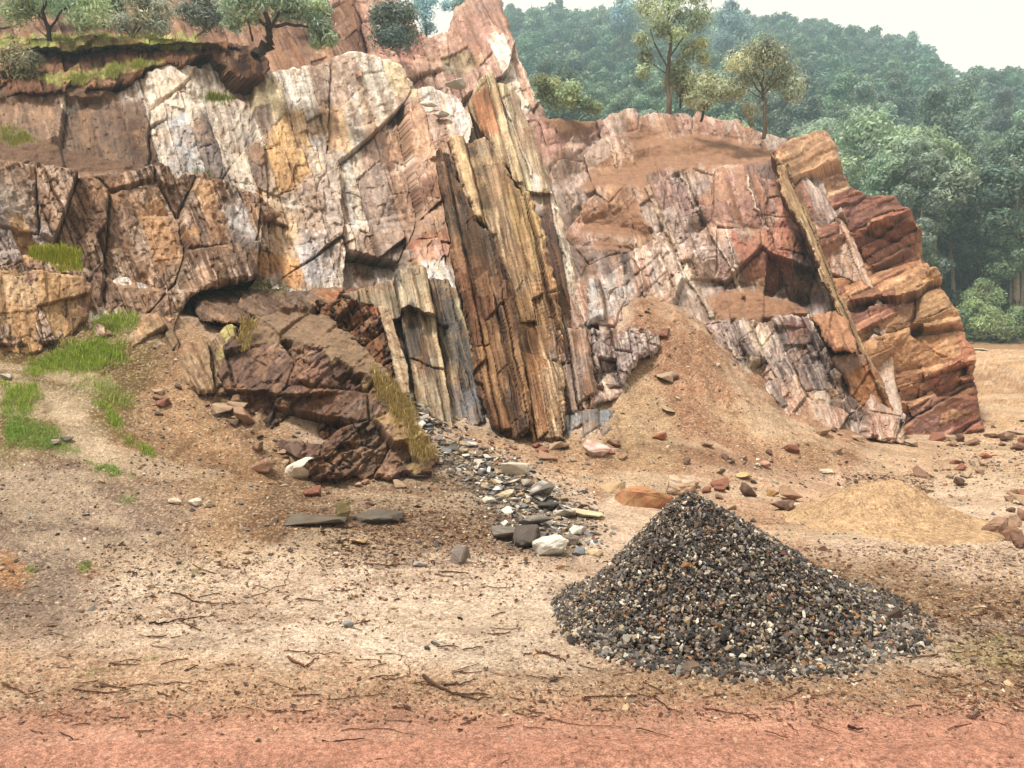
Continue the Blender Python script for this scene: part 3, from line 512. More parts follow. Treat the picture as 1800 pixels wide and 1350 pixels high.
rock('rock_fin', [(966,574),(1000,571),(1032,572),(1044,640),(1054,700),(1048,716),(1010,726),(984,728),(972,660)], [(970,574,12.9),(1032,572,13.1),(1010,720,11.9)], 10, FINS, ['5b4640','7d655a','9c877a','6d5248'],
     [([(1025,580),(1035,580),(1054,700),(1040,705)],'c4c0ba',4,.9)], fib=7, seed=35, thick=1.2, rag=4, label='short brown streaked fin stump with pale edge above the blue-grey step', cat='rock fin')
rock('rock_step', [(978,728),(1020,718),(1060,712),(1086,714),(1080,750),(1062,775),(1000,782),(980,770)], [(980,728,11.9),(1086,715,12.2),(1000,780,11.0)], 4, [(24, 60, .10, .7, .4, 0, .4), (8, 34, .04, .8, .5, 0, .4)], ['67696c','86898c','75706c','94908a'], seed=37, thick=.9, rag=4, label='blue-grey rock step at the foot of the central fins', cat='rock step')
rock('rock_fin', [(788,230),(808,222),(852,224),(880,256),(908,310),(936,345),(960,410),(985,520),(992,640),(990,775),(930,790),(896,560),(862,405),(832,372),(800,300)],
     [(790,230,15.4),(870,240,15.2),(940,345,14.4),(985,560,12.9),(988,770,11.0),(930,780,10.9),(870,440,13.2)], 13, [(92, 620, .24, .9, .35, 0, .35), (30, 210, .11, 1.2, .4, 0, .4), (8, 420, .04, 1, .3, 0, .1)], ['75604a','9a8064','c0a684','a88c6c','7d654e','cdb798','86694a'],
     [([(800,240),(830,240),(848,300),(855,375),(840,380),(815,310)],'e0c092',6,.8), ([(792,235),(815,240),(812,262),(798,260)],'4a352a',3,.8), ([(822,240),(842,244),(858,300),(870,380),(855,380),(840,310)],'5e4838',3,.85), ([(860,250),(890,290),(880,300),(858,270)],'d6ceb8',4,.8), ([(790,222),(850,222),(850,238),(800,240)],'a5937c',5,.8),
      ([(900,480),(960,470),(985,620),(930,600)],'b98a58',10,.5), ([(905,560),(940,560),(960,700),(975,770),(945,765)],'8f5a2c',6,.6), ([(975,690),(990,690),(988,770),(975,740)],'553b26',3,.7), ([(880,300),(930,330),(950,480),(900,420)],'c09a60',8,.5)],
     fib=7, seed=39, thick=2.2, rag=8, amp=1.25, rnd=(.22, 10), label='big tan streaked rock fin in the middle of the quarry face', cat='rock fin')
rock('rock_fin', [(764,262),(778,250),(792,252),(806,300),(824,345),(838,378),(866,402),(882,440),(902,500),(918,580),(926,660),(940,745),(912,775),(866,752),(838,690),(826,590),(802,500),(786,400),(772,320)],
     [(770,260,14.5),(800,300,14.2),(866,402,13.0),(800,500,12.9),(920,600,11.9),(920,765,10.8),(850,740,11.2)], 12, [(70, 420, .24, 1, .5, 0, .35), (27, 150, .14, 1.2, .5, 0, .4), (9, 300, .045, 1, .4, 0, .1)], ['382b22','54402e','74523a','42332a','6b4628','8a5a30'],
     [([(800,440),(850,430),(890,540),(880,640),(900,740),(850,740),(830,620)],'63402a',12,.8), ([(830,470),(870,460),(890,560),(850,560)],'7d5030',8,.5), ([(840,560),(870,560),(900,700),(890,750),(860,680)],'a07a50',6,.7), ([(770,350),(830,380),(880,430),(820,440)],'5b4a38',8,.7), ([(895,560),(915,600),(935,740),(915,740)],'b08c62',5,.8)],
     fib=7, seed=41, thick=1.8, rag=5, amp=1.1, label='dark brown fin stained rusty orange at left of the tan fin', cat='rock fin')
rock('rock_fin', [(590,512),(650,492),(700,476),(745,464),(790,468),(812,500),(830,570),(846,650),(858,735),(800,765),(760,740),(720,712),(700,690),(690,620),(664,560),(620,530)],
     [(600,510,13.4),(790,470,13.6),(850,720,11.3),(720,700,11.5),(700,600,12.6)], 12, FINS, ['4d4640','6e6458','8f8068','a8967a','5b544e','7d7060'],
     [([(700,560),(740,570),(765,650),(750,690),(710,640)],'403830',8,.75), ([(755,470),(780,470),(830,640),(850,730),(825,740),(790,600)],'5b5654',8,.7), ([(785,480),(800,485),(835,620),(820,600)],'d6c6a2',4,.85), ([(745,480),(760,500),(800,690),(790,700),(760,590)],'bda988',4,.8), ([(640,500),(740,475),(745,520),(680,540)],'a3957c',8,.7), ([(790,690),(850,690),(850,750),(800,750)],'7f858c',6,.7), ([(600,515),(680,530),(690,560),(640,550)],'a4512a',7,.7)],
     steps=[([(690,560),(720,545),(760,560)],-.5,8)], fib=7, seed=43, thick=1.5, rag=5, amp=1.2, label='grey-brown ribbed fins left of the rusty fin', cat='rock fin')
rock('rock_wall', [(556,530),(600,520),(650,530),(675,560),(694,620),(700,690),(660,680),(610,620),(570,580)], [(560,530,12.6),(680,560,12.5),(690,685,11.5)], 25, [(30, 30, .2, .8, .6, -.1, .4), (12, 12, .1, .8, .6, 0, .4), (5, 6, .04, .8, .6, 0, .3)], ['4d362a','78503a','926240','5d4334','ab8864'], seed=45, thick=.9, rag=6, label='rough rusty red broken rock behind the leaning flat slab', cat='rock face')
rock('rock_slab', [(662,536),(682,538),(700,590),(717,640),(721,690),(706,700),(694,660),(682,600)], [(665,536,12.2),(684,540,12.0),(708,695,10.9)], 14, [(40, 140, .04, .4, .2, 0, .2), (12, 60, .02, .5, .3, 0, .2)], ['b5a084','c7b395','bda88a'], seed=47, thick=.5, rag=2, amp=.7, rnd=(.05, 4), label='smooth pale tan slab leaning on edge against rusty rock', cat='rock slab')
rock('rock_outcrop', [(380,660),(392,612),(420,572),(450,552),(500,540),(560,540),(605,572),(650,606),(688,650),(716,700),(735,740),(776,796),(764,830),(700,838),(620,838),(552,846),(520,806),(470,792),(420,752)],
     [(390,640,10.7),(450,555,11.8),(560,545,11.6),(650,610,10.8),(600,700,9.65),(480,700,10.1),(430,740,9.9),(560,840,8.9),(770,820,9.2),(700,700,10.0)], -48, [(84, 110, .34, 1, .7, .0, .2, .3), (28, 60, .15, 1, .7, 0, .3), (12, 22, .06, 1, .8, 0, .3)], ['42322a','594236','74574a','4d3a34','88694f'],
     [([(400,560),(460,552),(600,580),(680,650),(620,640),(560,600),(440,610)],'a58c70',10,.75), ([(395,560),(425,560),(415,620),(395,620)],'a9a062',7,.6), ([(640,640),(700,680),(770,810),(740,830),(700,800),(660,720)],'9a8258',10,.75), ([(600,680),(660,700),(690,830),(640,830),(610,760)],'6e5f52',10,.6), ([(420,720),(500,740),(520,790),(440,770)],'2c2220',10,.8), ([(560,780),(620,770),(610,840),(560,840)],'6b5340',8,.6), ([(700,690),(735,740),(775,800),(760,828)],'b09a60',6,.6), ([(500,650),(560,640),(560,670),(510,690)],'7d5a48',5,.6)],
     steps=[([(400,690),(450,690),(520,700),(570,690)],-.35,10)], soil=[[(425,556),(470,545),(565,548),(640,604),(690,655),(650,668),(600,640),(560,606),(500,600),(430,610)]], soilc='94785e', seed=49, thick=1.2, rag=7, amp=1.0, label='low dark purple-brown outcrop in front, grassy on its right flank', cat='rock outcrop')
# ------------------------------------------------------------------ hills behind
rng = np.random.default_rng(7)
def hill_z(x, y):
    crest = np.interp(x/np.maximum(y, 1)*F+CX, [-900, 900, 960, 1040, 1200, 1400, 1500, 1600, 1720, 1900, 2600], [70, 78, 82, 86, 96, 96, 108, 128, 142, 150, 170])
    zc = EYE+(CY-crest)/F*265
    t = np.clip((y-44)/(265-44), 0, 1.6)
    prof = np.where(t < 1, 2.4+(zc-2.4)*(.80*t+.20*t*t*(3-2*t)), zc-(t-1)*60)
    return prof+7*(fbm(x*.018+9, y*.018, 4, 91)-.5)*sstep(50, 110, y)
hx = np.linspace(-1.1, 1.1, 260); hy = np.concatenate([np.linspace(43, 120, 90), np.linspace(121.5, 420, 120)])
HX, HY = np.meshgrid(hx, hy); HXw = HX*HY; HZ = hill_z(HXw, HY)+.8*(fbm(HXw*.3, HY*.3, 4, 92)-.5)
hc = np.tile(alb('4f5c42'), (HX.size, 1)).reshape(HX.shape+(3,))
k = sstep(.55, .68, fbm(HXw*.05, HY*.05, 4, 94))[..., None]; hc = hc*(1-k)+alb('96745c')*k
k = sstep(.45, .65, fbm(HXw*.4, HY*.4, 4, 95))[..., None]; hc = hc*(1-k*.6)+alb('6d7c50')*k*.6
k = (1-sstep(44, 50, HY))[..., None]; hc = hc*(1-k)+alb('b08d6a')*k
tag(obj('hill', np.stack([HXw, HY, HZ], -1).reshape(-1, 3), [grid_faces(*HX.shape)], M_SOIL, hc.reshape(-1, 3), True, origin=False), 'forested hill rising behind the quarry', None, None, 'structure')
FX, FY = np.meshgrid(np.linspace(-600, 600, 41), np.linspace(-60, 600, 41))
tag(obj('plain', np.stack([FX, FY, -2.2+0*FX], -1).reshape(-1, 3), [grid_faces(41, 41)], M_SOIL, np.tile(alb('a08565'), (1681, 1)), True, origin=False), 'level land reaching to the horizon', None, None, 'structure')

# ------------------------------------------------------------------ trees
def unit(v): return v/np.maximum(np.linalg.norm(v, axis=-1, keepdims=True), 1e-9)
def leaf_quads(c, L, W, r, droop=.4, out_=None, up=.3):
    n = len(c); t = unit(r.normal(size=(n, 3))+np.array([0, 0, -droop])); b = unit(np.cross(t, (r.normal(size=(n, 3))*.55+out_) if out_ is not None else r.normal(size=(n, 3))+np.array([0, -up, up])))
    if out_ is not None: t = unit(np.cross(out_+r.normal(size=(n, 3))*.35, b))
    L = L*r.uniform(.65, 1.3, (n, 1)); W = W*r.uniform(.65, 1.3, (n, 1)); nn = np.cross(t, b)
    V = np.stack([c-t*L, c-b*W+nn*W*.25, c+t*L, c+b*W+nn*W*.25], 1).reshape(-1, 3)
    return V, np.arange(4*n).reshape(n, 4)
def tube(P, R, sides=7):
    P = np.array(P, float); R = np.array(R, float); T = unit(np.gradient(P, axis=0))
    a = unit(np.cross(T, np.tile([.3, .9, .2], (len(P), 1)))); b = np.cross(T, a)
    th = np.linspace(0, 2*math.pi, sides, endpoint=False)
    V = P[:, None]+R[:, None, None]*(a[:, None]*np.cos(th)[:, None]+b[:, None]*np.sin(th)[:, None])
    f = []
    for i in range(len(P)-1):
        for j in range(sides): f.append((i*sides+j, i*sides+(j+1) % sides, (i+1)*sides+(j+1) % sides, (i+1)*sides+j))
    return V.reshape(-1, 3), np.array(f)
def merge(parts):
    V, Fs, o = [], [], 0
    for v, f in parts: V.append(v); Fs.append(np.asarray(f)+o); o += len(v)
    return np.concatenate(V), Fs
def wiggle(p0, p1, n, amt, r, sag=0):
    t = np.linspace(0, 1, n)[:, None]; P = np.array(p0)*(1-t)+np.array(p1)*t
    j = np.cumsum(r.normal(size=(n, 3))*amt, 0); j -= j[0]; j = j-t*j[-1]*.5
    P = P+j; P[:, 2] += sag*np.sin(t[:, 0]*math.pi); return P
def crown(clumps, n_per, L, W, base, r, droop=.4, shell=.55, var=.25, flat=.8, hi=None, fuzz=.25):
    Vs, Cs = [], []
    for (c, rad) in clumps:
        n = max(6, int(n_per*rad[0]*rad[2]/(.25)) if n_per < 0 else int(n_per))
        d = unit(r.normal(size=(n, 3))+np.array([0, 0, .25])); rr = (shell+(1-shell)*r.random((n, 1))**.6)*(1+fuzz*(r.random((n, 1))-.35))
        p = np.array(c)+d*rr*np.array(rad)
        V, f = leaf_quads(p, L, W, r, droop, d)
        k = (1+var*r.normal())*(1+.22*r.normal(size=(n, 1)))*np.ones((1, 3)); hue = r.normal()*.06
        cc = base*np.clip(k, .35, 1.9)*np.array([1+hue, 1, 1-hue])
        if hi is not None:
            m = (r.random((n, 1)) < .22); cc = np.where(m, hi*np.clip(k, .5, 1.6), cc)
        Vs.append(V); Cs.append(np.repeat(cc, 4, 0))
    V = np.concatenate(Vs); return V, np.arange(len(V)).reshape(-1, 4), np.concatenate(Cs)
def tree(name, loc, trunk_parts, clumps, n_per, L, W, leafc, barkc, r, label, cat='tree', group=None, droop=.4, shell=.5, var=.25, hi=None):
    t = empty(name, loc); tag(t, label, cat, group)
    if trunk_parts:
        V, Fs = merge(trunk_parts)
        obj('trunk', V, Fs, M_BARK, np.tile(alb(barkc), (len(V), 1))*(.7+.6*hsh(np.arange(len(V)), np.arange(len(V))*0, 4))[:, None], True, t)
    V, f, c = crown(clumps, n_per, L, W, np.minimum(alb(leafc)*3.2+.05, .5), r, droop, shell, var, hi=None if hi is None else alb(hi)*1.5, fuzz=.25 if n_per < 300 and name == 'eucalyptus_tree' and len(clumps) > 19 else .8)
    obj('crown', V, [f], M_FOREST if group else M_LEAF, c, False, t)
    return t
def dup(root, loc, rz, sc, label=None):
    n = root.copy(); COL.objects.link(n); n.location = loc; n.rotation_euler = (0, 0, rz); n.scale = sc
    if label: n['label'] = label
    for ch in list(root.children):
        c = ch.copy(); COL.objects.link(c); c.parent = n
    return n
# five kinds of eucalyptus for the hillside, each about 8 m tall
protos = []
def euc_proto(i, h, w, nb, leafc, dome=True):
    r = np.random.default_rng(100+i)
    cl = []
    for k in range(nb):
        a = r.uniform(0, 2*math.pi); q = math.sqrt(r.random())
        z = h*(.93-.42*q*q*(1.0 if dome else .6))+r.normal()*.35-(r.random()**2)*h*.28
        rad = r.uniform(.55, 1.05)*w*.30
        cl.append(((math.cos(a)*q*w*.72, math.sin(a)*q*w*.72, z), (rad, rad, rad*.72)))
    parts = [tube(wiggle((0, 0, -1), (r.normal()*.3, r.normal()*.3, h*.8), 9, .06, r), np.linspace(.17, .05, 9))]
    for k in range(6):
        c = cl[r.integers(len(cl))][0]; z0 = h*r.uniform(.4, .65)
        parts.append(tube(wiggle((0, 0, z0), c, 6, .06, r), np.linspace(.06, .02, 6), 5))
    return tree('eucalyptus_tree', (0, 0, 0), parts, cl, 400, .135, .062, leafc, 'b9a894', r, 'x', 'tree', 'eucalyptus trees on the hillside', .3, .62, .16, hi='a8bc94')
for i, (h, w, nb, lc) in enumerate([(8, 2.6, 26, '52704c'), (9, 2.4, 24, '4a664a'), (7, 3.2, 28, '647c50'), (10, 2.5, 28, '42604a'), (8.5, 2.2, 20, '607a5c')]): protos.append(euc_proto(i, h, w, nb, lc))
HL = ['round-crowned green eucalyptus crowded among others on the hazy hillside', 'bluish eucalyptus of the upper hillside near the skyline', 'large eucalyptus low on the hillside beside the red cliff end']
spots = []
r = np.random.default_rng(55); tries = 0
occupied = []
while len(spots) < 1250 and tries < 60000:
    tries += 1
    Yv = 50+225*r.random()**1.25; pxv = r.uniform(880, 1900)
    X = (pxv-CX)/F*Yv
    if Yv < 62 and pxv < 1560: continue
    z = float(hill_z(np.array(X), np.array(Yv))); pyv = CY-(z-EYE)/Yv*F
    if pxv > 1640 and pyv < 200 and r.random() < .72: continue
    md = 3.5+.007*Yv
    if any((X-a)**2+(Yv-b)**2 < md*md for a, b, *_ in spots[-400:]): continue
    spots.append((X, Yv, z, pxv, pyv))
spots.sort(key=lambda s: s[1])
used = set(); near = 0; farV, farF, farC = [], [], []; off = 0
fr = np.random.default_rng(9)
lowc = []
for i in range(4):
    cl = []
    for k in range(11):
        a = fr.uniform(0, 6.28); q = math.sqrt(fr.random()); rad = fr.uniform(.7, 1.1)
        cl.append(((math.cos(a)*q*1.9, math.sin(a)*q*1.9, 8*(.9-.4*q*q)+fr.normal()*.3), (rad, rad, rad*.75)))
    lowc.append(crown(cl, 50, .33, .16, 2.2*alb(['4e6e58', '486656', '5a765a', '446052'][i]), fr, .2, .65, .16, hi=alb('93a574')))
for n_, (X, Yv, z, pxv, pyv) in enumerate(spots):
    s = 1.32*fr.uniform(.6, 1.2)*(1.0 if Yv > 80 else fr.uniform(.75, 1.15))
    if pxv > 1640 and pyv < 210: s *= .45
    if n_ < 285:
        k = int(fr.integers(5)); lab = HL[2] if (Yv < 66) else HL[1] if pyv < 180 else HL[0]
        sc = (s*fr.uniform(.9, 1.15), s*fr.uniform(.9, 1.15), s*fr.uniform(.88, 1.12)); rz = fr.uniform(0, 6.28)
        if k not in used:
            used.add(k); t = protos[k]; t.location = (X, Yv, z); t.rotation_euler = (0, 0, rz); t.scale = sc; t['label'] = lab
        else: dup(protos[k], (X, Yv, z), rz, sc, lab)
    else:
        V, f, c = lowc[n_ % 4]; a = fr.uniform(0, 6.28); ca, sa = math.cos(a), math.sin(a)
        W = np.stack([V[:, 0]*ca-V[:, 1]*sa, V[:, 0]*sa+V[:, 1]*ca, V[:, 2]], 1)*s*np.array([1, 1, fr.uniform(.85, 1.15)])+np.array([X, Yv, z])
        farV.append(W); farF.append(f+off); farC.append(c*fr.uniform(.5, 1.3)*np.array([fr.uniform(.85, 1.2), 1, fr.uniform(.85, 1.15)])); off += len(W)
tag(obj('forest', np.concatenate(farV), [np.concatenate(farF)], M_LEAF, np.concatenate(farC), False, origin=False), 'hazy blue-green eucalyptus forest covering the upper hillside', 'forest', None, 'stuff')
# undergrowth over the hill
r = np.random.default_rng(66); n = 15000
Yv = 46+150*r.random(n)**1.4; pv = r.uniform(900, 1900, n); X = (pv-CX)/F*Yv; z = hill_z(X, Yv)
cl = np.repeat(np.stack([X, Yv, z+.25], 1), 6, 0)+r.normal(size=(n*6, 3))*np.array([.5, .5, .35])
V, f = leaf_quads(cl, .26, .12, r, 0)
c = alb('5d6b42')*np.repeat(r.uniform(.6, 1.4, (n, 1)), 24, 0)
tag(obj('undergrowth', V, [f], M_LEAF, c, False, origin=False), 'low bushy undergrowth beneath the hillside trees', 'undergrowth', None, 'stuff')

# single trees on the quarry rim. clumps and limbs are laid out in metres around the foot of each trunk
def rim_tree(name, px, py, Y, h_px, w_px, cl_px, limbs_px, n_per, leaf, leafc, barkc, seed, label, cat='tree', tr=.05, droop=.5, hi=None, shell=.35, var=.25, pts=None, lw=.27):
    shell = .3; n_per = int(n_per*2.3); leaf = leaf*.95
    """sizes given in photo pixels at depth Y: clumps (dx, up, radius, squash), limbs as lists of (dx, up)"""
    r = np.random.default_rng(seed); s = Y/F; x, y, z = pt(px, py, Y)
    parts = []
    for li in limbs_px:
        lim, rad = (li, tr) if not isinstance(li, tuple) or not isinstance(li[0], list) else li
        P = np.array([(a*s, r.normal()*.08*(i > 0), b*s) for i, (a, b) in enumerate(lim)])
        m = 4*(len(P)-1)+1; tt = np.linspace(0, len(P)-1, m); Q = np.stack([np.interp(tt, range(len(P)), P[:, j]) for j in range(3)], 1)+np.r_[np.zeros((1, 3)), r.normal(size=(m-1, 3))*rad*.35]
        parts.append(tube(Q, np.linspace(rad, rad*.35, m)))
    cl = [((a*s, r.normal()*c_*s*.5, b*s), (c_*s, c_*s, c_*s*q)) for a, b, c_, q in cl_px]
    return tree(name, (x, y, z), parts, cl, n_per, leaf, leaf*lw, leafc, barkc, r, label, cat, None, droop, shell, var, hi)
rim_tree('young_tree', 87, 106, 18.8, 0, 0, [(-60,120,34,.8),(-20,140,40,.8),(40,130,44,.8),(75,95,34,.8),(60,70,26,.7),(-40,95,26,.8),(10,100,30,.8),(-75,90,30,.8),(20,160,40,.8),(75,135,34,.8)], [([(0,-4),(2,40),(-2,80),(4,130)],.07), ([(0,55),(30,85),(60,105)],.03), ([(-1,60),(-30,90),(-55,110)],.03), ([(2,35),(-25,60)],.02)], 210, .085, '7a8f6c', '4d4038', 201, 'thin dark trunked young tree at the left end of the grassy ledge', hi='a3b59a')
rim_tree('bush', 30, 148, 17.6, 0, 0, [(0,30,26,.9),(-18,24,22,.9),(18,28,22,.9),(0,52,18,.9),(-26,44,16,.9),(22,46,14,.9),(4,14,28,.6)], [], 230, .075, '6a6a48', '4d4038', 202, 'rounded bush with pinkish tips at the far left of the bank', 'bush', hi='c9a898', shell=.2)
rim_tree('young_tree', 234, 74, 19.8, 0, 0, [(0,46,28,.8),(-22,34,22,.8),(22,40,24,.8),(42,30,22,.8),(10,70,22,.8),(56,52,22,.8),(30,66,20,.8)], [([(0,-8),(2,20),(6,50)],.045), ([(2,10),(25,40),(45,48)],.025), ([(1,5),(-20,30)],.02)], 190, .08, '8a9c7a', '5a4a40', 203, 'light green bushy sapling behind the middle of the grassy ledge', hi='b3c0a8')
rim_tree('bush', 352, 50, 23, 0, 0, [(0,30,26,.9),(-22,28,20,.9),(20,34,20,.9),(0,55,20,.9),(6,14,24,.7)], [], 200, .09, '454f42', '4d4038', 204, 'dark blue-green bush between two trees on the ledge', 'bush', shell=.2)
rim_tree('leaning_tree', 452, 92, 18.6, 0, 0, [(-42,78,26,.7),(-20,92,28,.7),(10,88,30,.7),(40,82,28,.7),(70,72,26,.7),(100,60,22,.7),(116,38,18,.8),(128,22,13,.9),(104,20,12,.9),(-48,56,18,.7),(60,96,26,.7),(-10,60,16,.7),(108,82,20,.7),(20,112,26,.7),(-30,112,26,.7)], [([(-4,-6),(12,14),(20,30),(20,48),(14,72)],.13), ([(20,44),(50,48),(86,46),(112,36)],.05), ([(18,46),(-8,62),(-34,76)],.045), ([(20,40),(44,64),(70,74)],.045), ([(-8,20),(-12,48),(-16,80)],.03)], 200, .08, '788c70', '54453b', 205, 'leaning tree with a thick bent trunk on the overhanging root mass', hi='9db09a')
rim_tree('bush', 692, 88, 26, 0, 0, [(0,50,34,1),(-20,28,24,.9),(20,28,24,.9),(-8,72,22,.9),(22,64,22,.9),(0,14,28,.7),(-24,56,18,.9)], [], 260, .10, '47544a', '4d4038', 206, 'dark dense bush growing on the left side of the rocky peak', 'bush', shell=.2)
rim_tree('bush', 545, 52, 25, 0, 0, [(0,26,22,.9),(-22,24,18,.9),(20,30,18,.9),(10,50,16,.9)], [], 170, .09, '55654f', '4d4038', 207, 'small green bush on the slope right of the leaning tree', 'bush', shell=.25)
rim_tree('young_tree', 182, 40, 25, 0, 0, [(0,34,24,.9),(-22,40,20,.9),(22,30,20,.9),(8,58,20,.9),(-80,38,24,.8),(-110,46,24,.8),(-50,50,22,.8)], [([(0,-8),(0,20),(4,50)],.05)], 200, .10, '4c5e48', '4d4038', 208, 'dark tree standing behind the two saplings on the ledge')
rim_tree('tree', 748, 58, 36, 0, 0, [(0,30,16,.9),(-8,46,16,.9),(10,50,14,.9),(4,12,14,.8)], [([(2,-10),(0,30),(2,60)],.05)], 110, .12, '6a8590', '6a6058', 209, 'small bluish tree in the gap left of the peak', droop=.3)
rim_tree('tree', 800, 22, 38, 0, 0, [(0,14,12,.9),(-16,8,10,.9),(10,24,12,.9)], [([(0,-16),(0,18)],.05)], 90, .12, '6a8590', '6a6058', 210, 'wispy bluish tree top showing behind the left side of the peak', droop=.3)
rim_tree('eucalyptus_tree', 1175, 192, 29, 0, 0, [(0,178,26,.9),(-26,150,26,.8),(24,160,26,.8),(44,140,24,.8),(60,168,22,.8),(-40,176,22,.8),(-48,118,16,.9),(-38,92,15,1),(-44,66,12,1),(36,102,18,.9),(58,116,16,.8),(18,128,20,.8),(-12,134,18,.8),(20,70,18,1),(34,48,18,1),(10,196,24,.8),(48,190,22,.8),(-20,200,24,.8),(62,88,12,1)], [([(0,-14),(-2,50),(2,110),(0,180)],.11), ([(0,90),(28,130),(50,160)],.04), ([(0,70),(-26,120),(-38,150)],.04), ([(0,40),(22,62)],.025), ([(0,60),(-34,84)],.025)], 130, .105, '7f9068', '7a6a5a', 211, 'tall slender eucalyptus with sparse hanging foliage on the quarry rim', hi='a0aa90', droop=.8, shell=.2)
rim_tree('tree', 1342, 236, 24.6, 0, 0, [(0,150,26,.75),(-24,140,28,.75),(26,138,28,.75),(-48,118,26,.75),(50,116,24,.75),(-62,92,20,.8),(60,92,20,.8),(0,120,30,.75),(-28,100,24,.75),(30,98,24,.75),(-72,72,13,.9),(52,72,16,.9),(-46,74,18,.8),(10,146,24,.7)], [([(0,-8),(2,40),(0,76),(2,130)],.07), ([(1,66),(-24,96),(-46,120)],.035), ([(1,70),(26,98),(48,116)],.035), ([(0,78),(-14,110),(-20,140)],.03), ([(1,76),(18,112),(26,140)],.03), ([(1,60),(-36,80),(-60,90)],.022)], 200, .085, '828c70', '7d6a56', 212, 'round-crowned tree with a thin bare trunk on the quarry rim', hi='a4a794', droop=.9, shell=.15)
rim_tree('young_tree', 1240, 206, 25.5, 0, 0, [(0,50,22,.9),(-16,34,18,.9),(18,40,18,.9),(8,70,18,.9),(22,62,14,.9),(-6,18,14,.8)], [([(-8,-8),(-2,20),(4,56)],.05)], 180, .085, '858c6e', '5c4d40', 213, 'low leafy sapling between the tall eucalyptus and the round tree', hi='a3ab80', droop=.7, shell=.2)
rim_tree('young_tree', 1196, 178, 29.5, 0, 0, [(0,60,22,.9),(-12,36,18,.9),(14,32,18,.9),(6,14,16,.9)], [([(0,-12),(0,30),(2,60)],.04)], 150, .10, '8a9070', '5c4d40', 214, 'olive green sapling close against the tall eucalyptus trunk', hi='a3ab80', droop=.6, shell=.2)
rim_tree('bush', 985, 196, 26, 0, 0, [(0,22,22,.8),(-24,26,20,.9),(22,18,20,.8),(-14,44,18,.9),(42,12,16,.8),(-34,46,14,.9),(60,6,14,.7),(20,36,16,.8)], [], 220, .085, '63704f', '4d4038', 215, 'grey-green bush at the foot of the peak on its right side', 'bush', hi='a0a587', shell=.2)
rim_tree('shrub', 1320, 222, 25.4, 0, 0, [(0,24,10,1.6),(-8,30,8,1.6),(9,28,8,1.6)], [([(0,-4),(-12,50)],.012), ([(0,-4),(-4,56)],.012), ([(0,-4),(6,54)],.012), ([(0,-4),(14,46)],.012), ([(0,-4),(-18,40)],.012), ([(0,-4),(20,34)],.012)], 50, .06, 'a39a6c', '9a8a62', 216, 'reedy dry shrub just left of the round-crowned tree', 'shrub')
rim_tree('tree', 1095, 66, 150, 0, 0, [(0,26,16,1),(-10,40,13,1),(10,44,14,1),(0,58,14,1),(14,24,10,1),(-12,14,10,1)], [([(0,-34),(0,20),(2,60)],.25)], 170, .5, '566c6c', '6a6058', 217, 'tall blue tree standing above the skyline left of the eucalyptus')
rim_tree('tree', 1285, 70, 140, 0, 0, [(0,26,20,1),(-14,42,14,1),(14,34,16,1),(2,58,13,1),(24,12,14,1),(-16,8,16,1),(8,-10,22,1),(-20,-14,18,1)], [([(0,-44),(0,20),(2,60)],.25)], 200, .5, '566c6c', '6a6058', 218, 'tall blue tree standing above the skyline right of the eucalyptus')
rim_tree('pale_trunked_tree', 1706, 462, 62, 0, 0, [(0,150,30,.8),(-24,130,26,.8),(24,126,26,.8),(-10,100,20,.8),(16,96,18,.8),(0,172,24,.8)], [([(0,-10),(-2,30),(-5,70),(-4,140)],.20), ([(-3,72),(10,84)],.07)], 240, .2, '61705a', 'e0d8cc', 219, 'eucalyptus with a bare whitish trunk low on the hillside', hi='8d9a7d')
for i, (bx_, by_, sz, lab) in enumerate([(1745, 560, 30, 'dense green bush at the hill foot beside the red cliff end'), (1775, 610, 24, 'low green bush nearest the pale track at the right edge'), (1712, 545, 26, 'bush against the right side of the red cliff end'), (1795, 560, 30, 'bush at the right edge of the view below the forest'), (1730, 510, 26, 'taller bush a little up the hill beside the red cliff')]):
    rim_tree('bush', bx_, by_+sz, 46+i*.8, 0, 0, [(0,sz*.7,sz*.8,.9),(-sz*.7,sz*.5,sz*.6,.9),(sz*.7,sz*.55,sz*.6,.9),(0,sz*1.3,sz*.5,.8),(sz*.3,sz*.2,sz*.8,.6)], [], 330, .16, '5f7048', '4d4038', 230+i, lab, 'bush', hi='94a070', shell=.3)
# ------------------------------------------------------------------ stones
def ico():
    t = (1+5**.5)/2
    v = np.array([(-1,t,0),(1,t,0),(-1,-t,0),(1,-t,0),(0,-1,t),(0,1,t),(0,-1,-t),(0,1,-t),(t,0,-1),(t,0,1),(-t,0,-1),(-t,0,1)], float); v /= np.linalg.norm(v[0])
    f = np.array([(0,11,5),(0,5,1),(0,1,7),(0,7,10),(0,10,11),(1,5,9),(5,11,4),(11,10,2),(10,7,6),(7,1,8),(3,9,4),(3,4,2),(3,2,6),(3,6,8),(3,8,9),(4,9,5),(2,4,11),(6,2,10),(8,6,7),(9,8,1)])
    return v, f
def rand_rot(n, r):
    q = unit(r.normal(size=(n, 4))); w, x, y, z = q.T
    return np.stack([np.stack([1-2*(y*y+z*z), 2*(x*y-z*w), 2*(x*z+y*w)], -1), np.stack([2*(x*y+z*w), 1-2*(x*x+z*z), 2*(y*z-x*w)], -1), np.stack([2*(x*z-y*w), 2*(y*z+x*w), 1-2*(x*x+y*y)], -1)], 1)
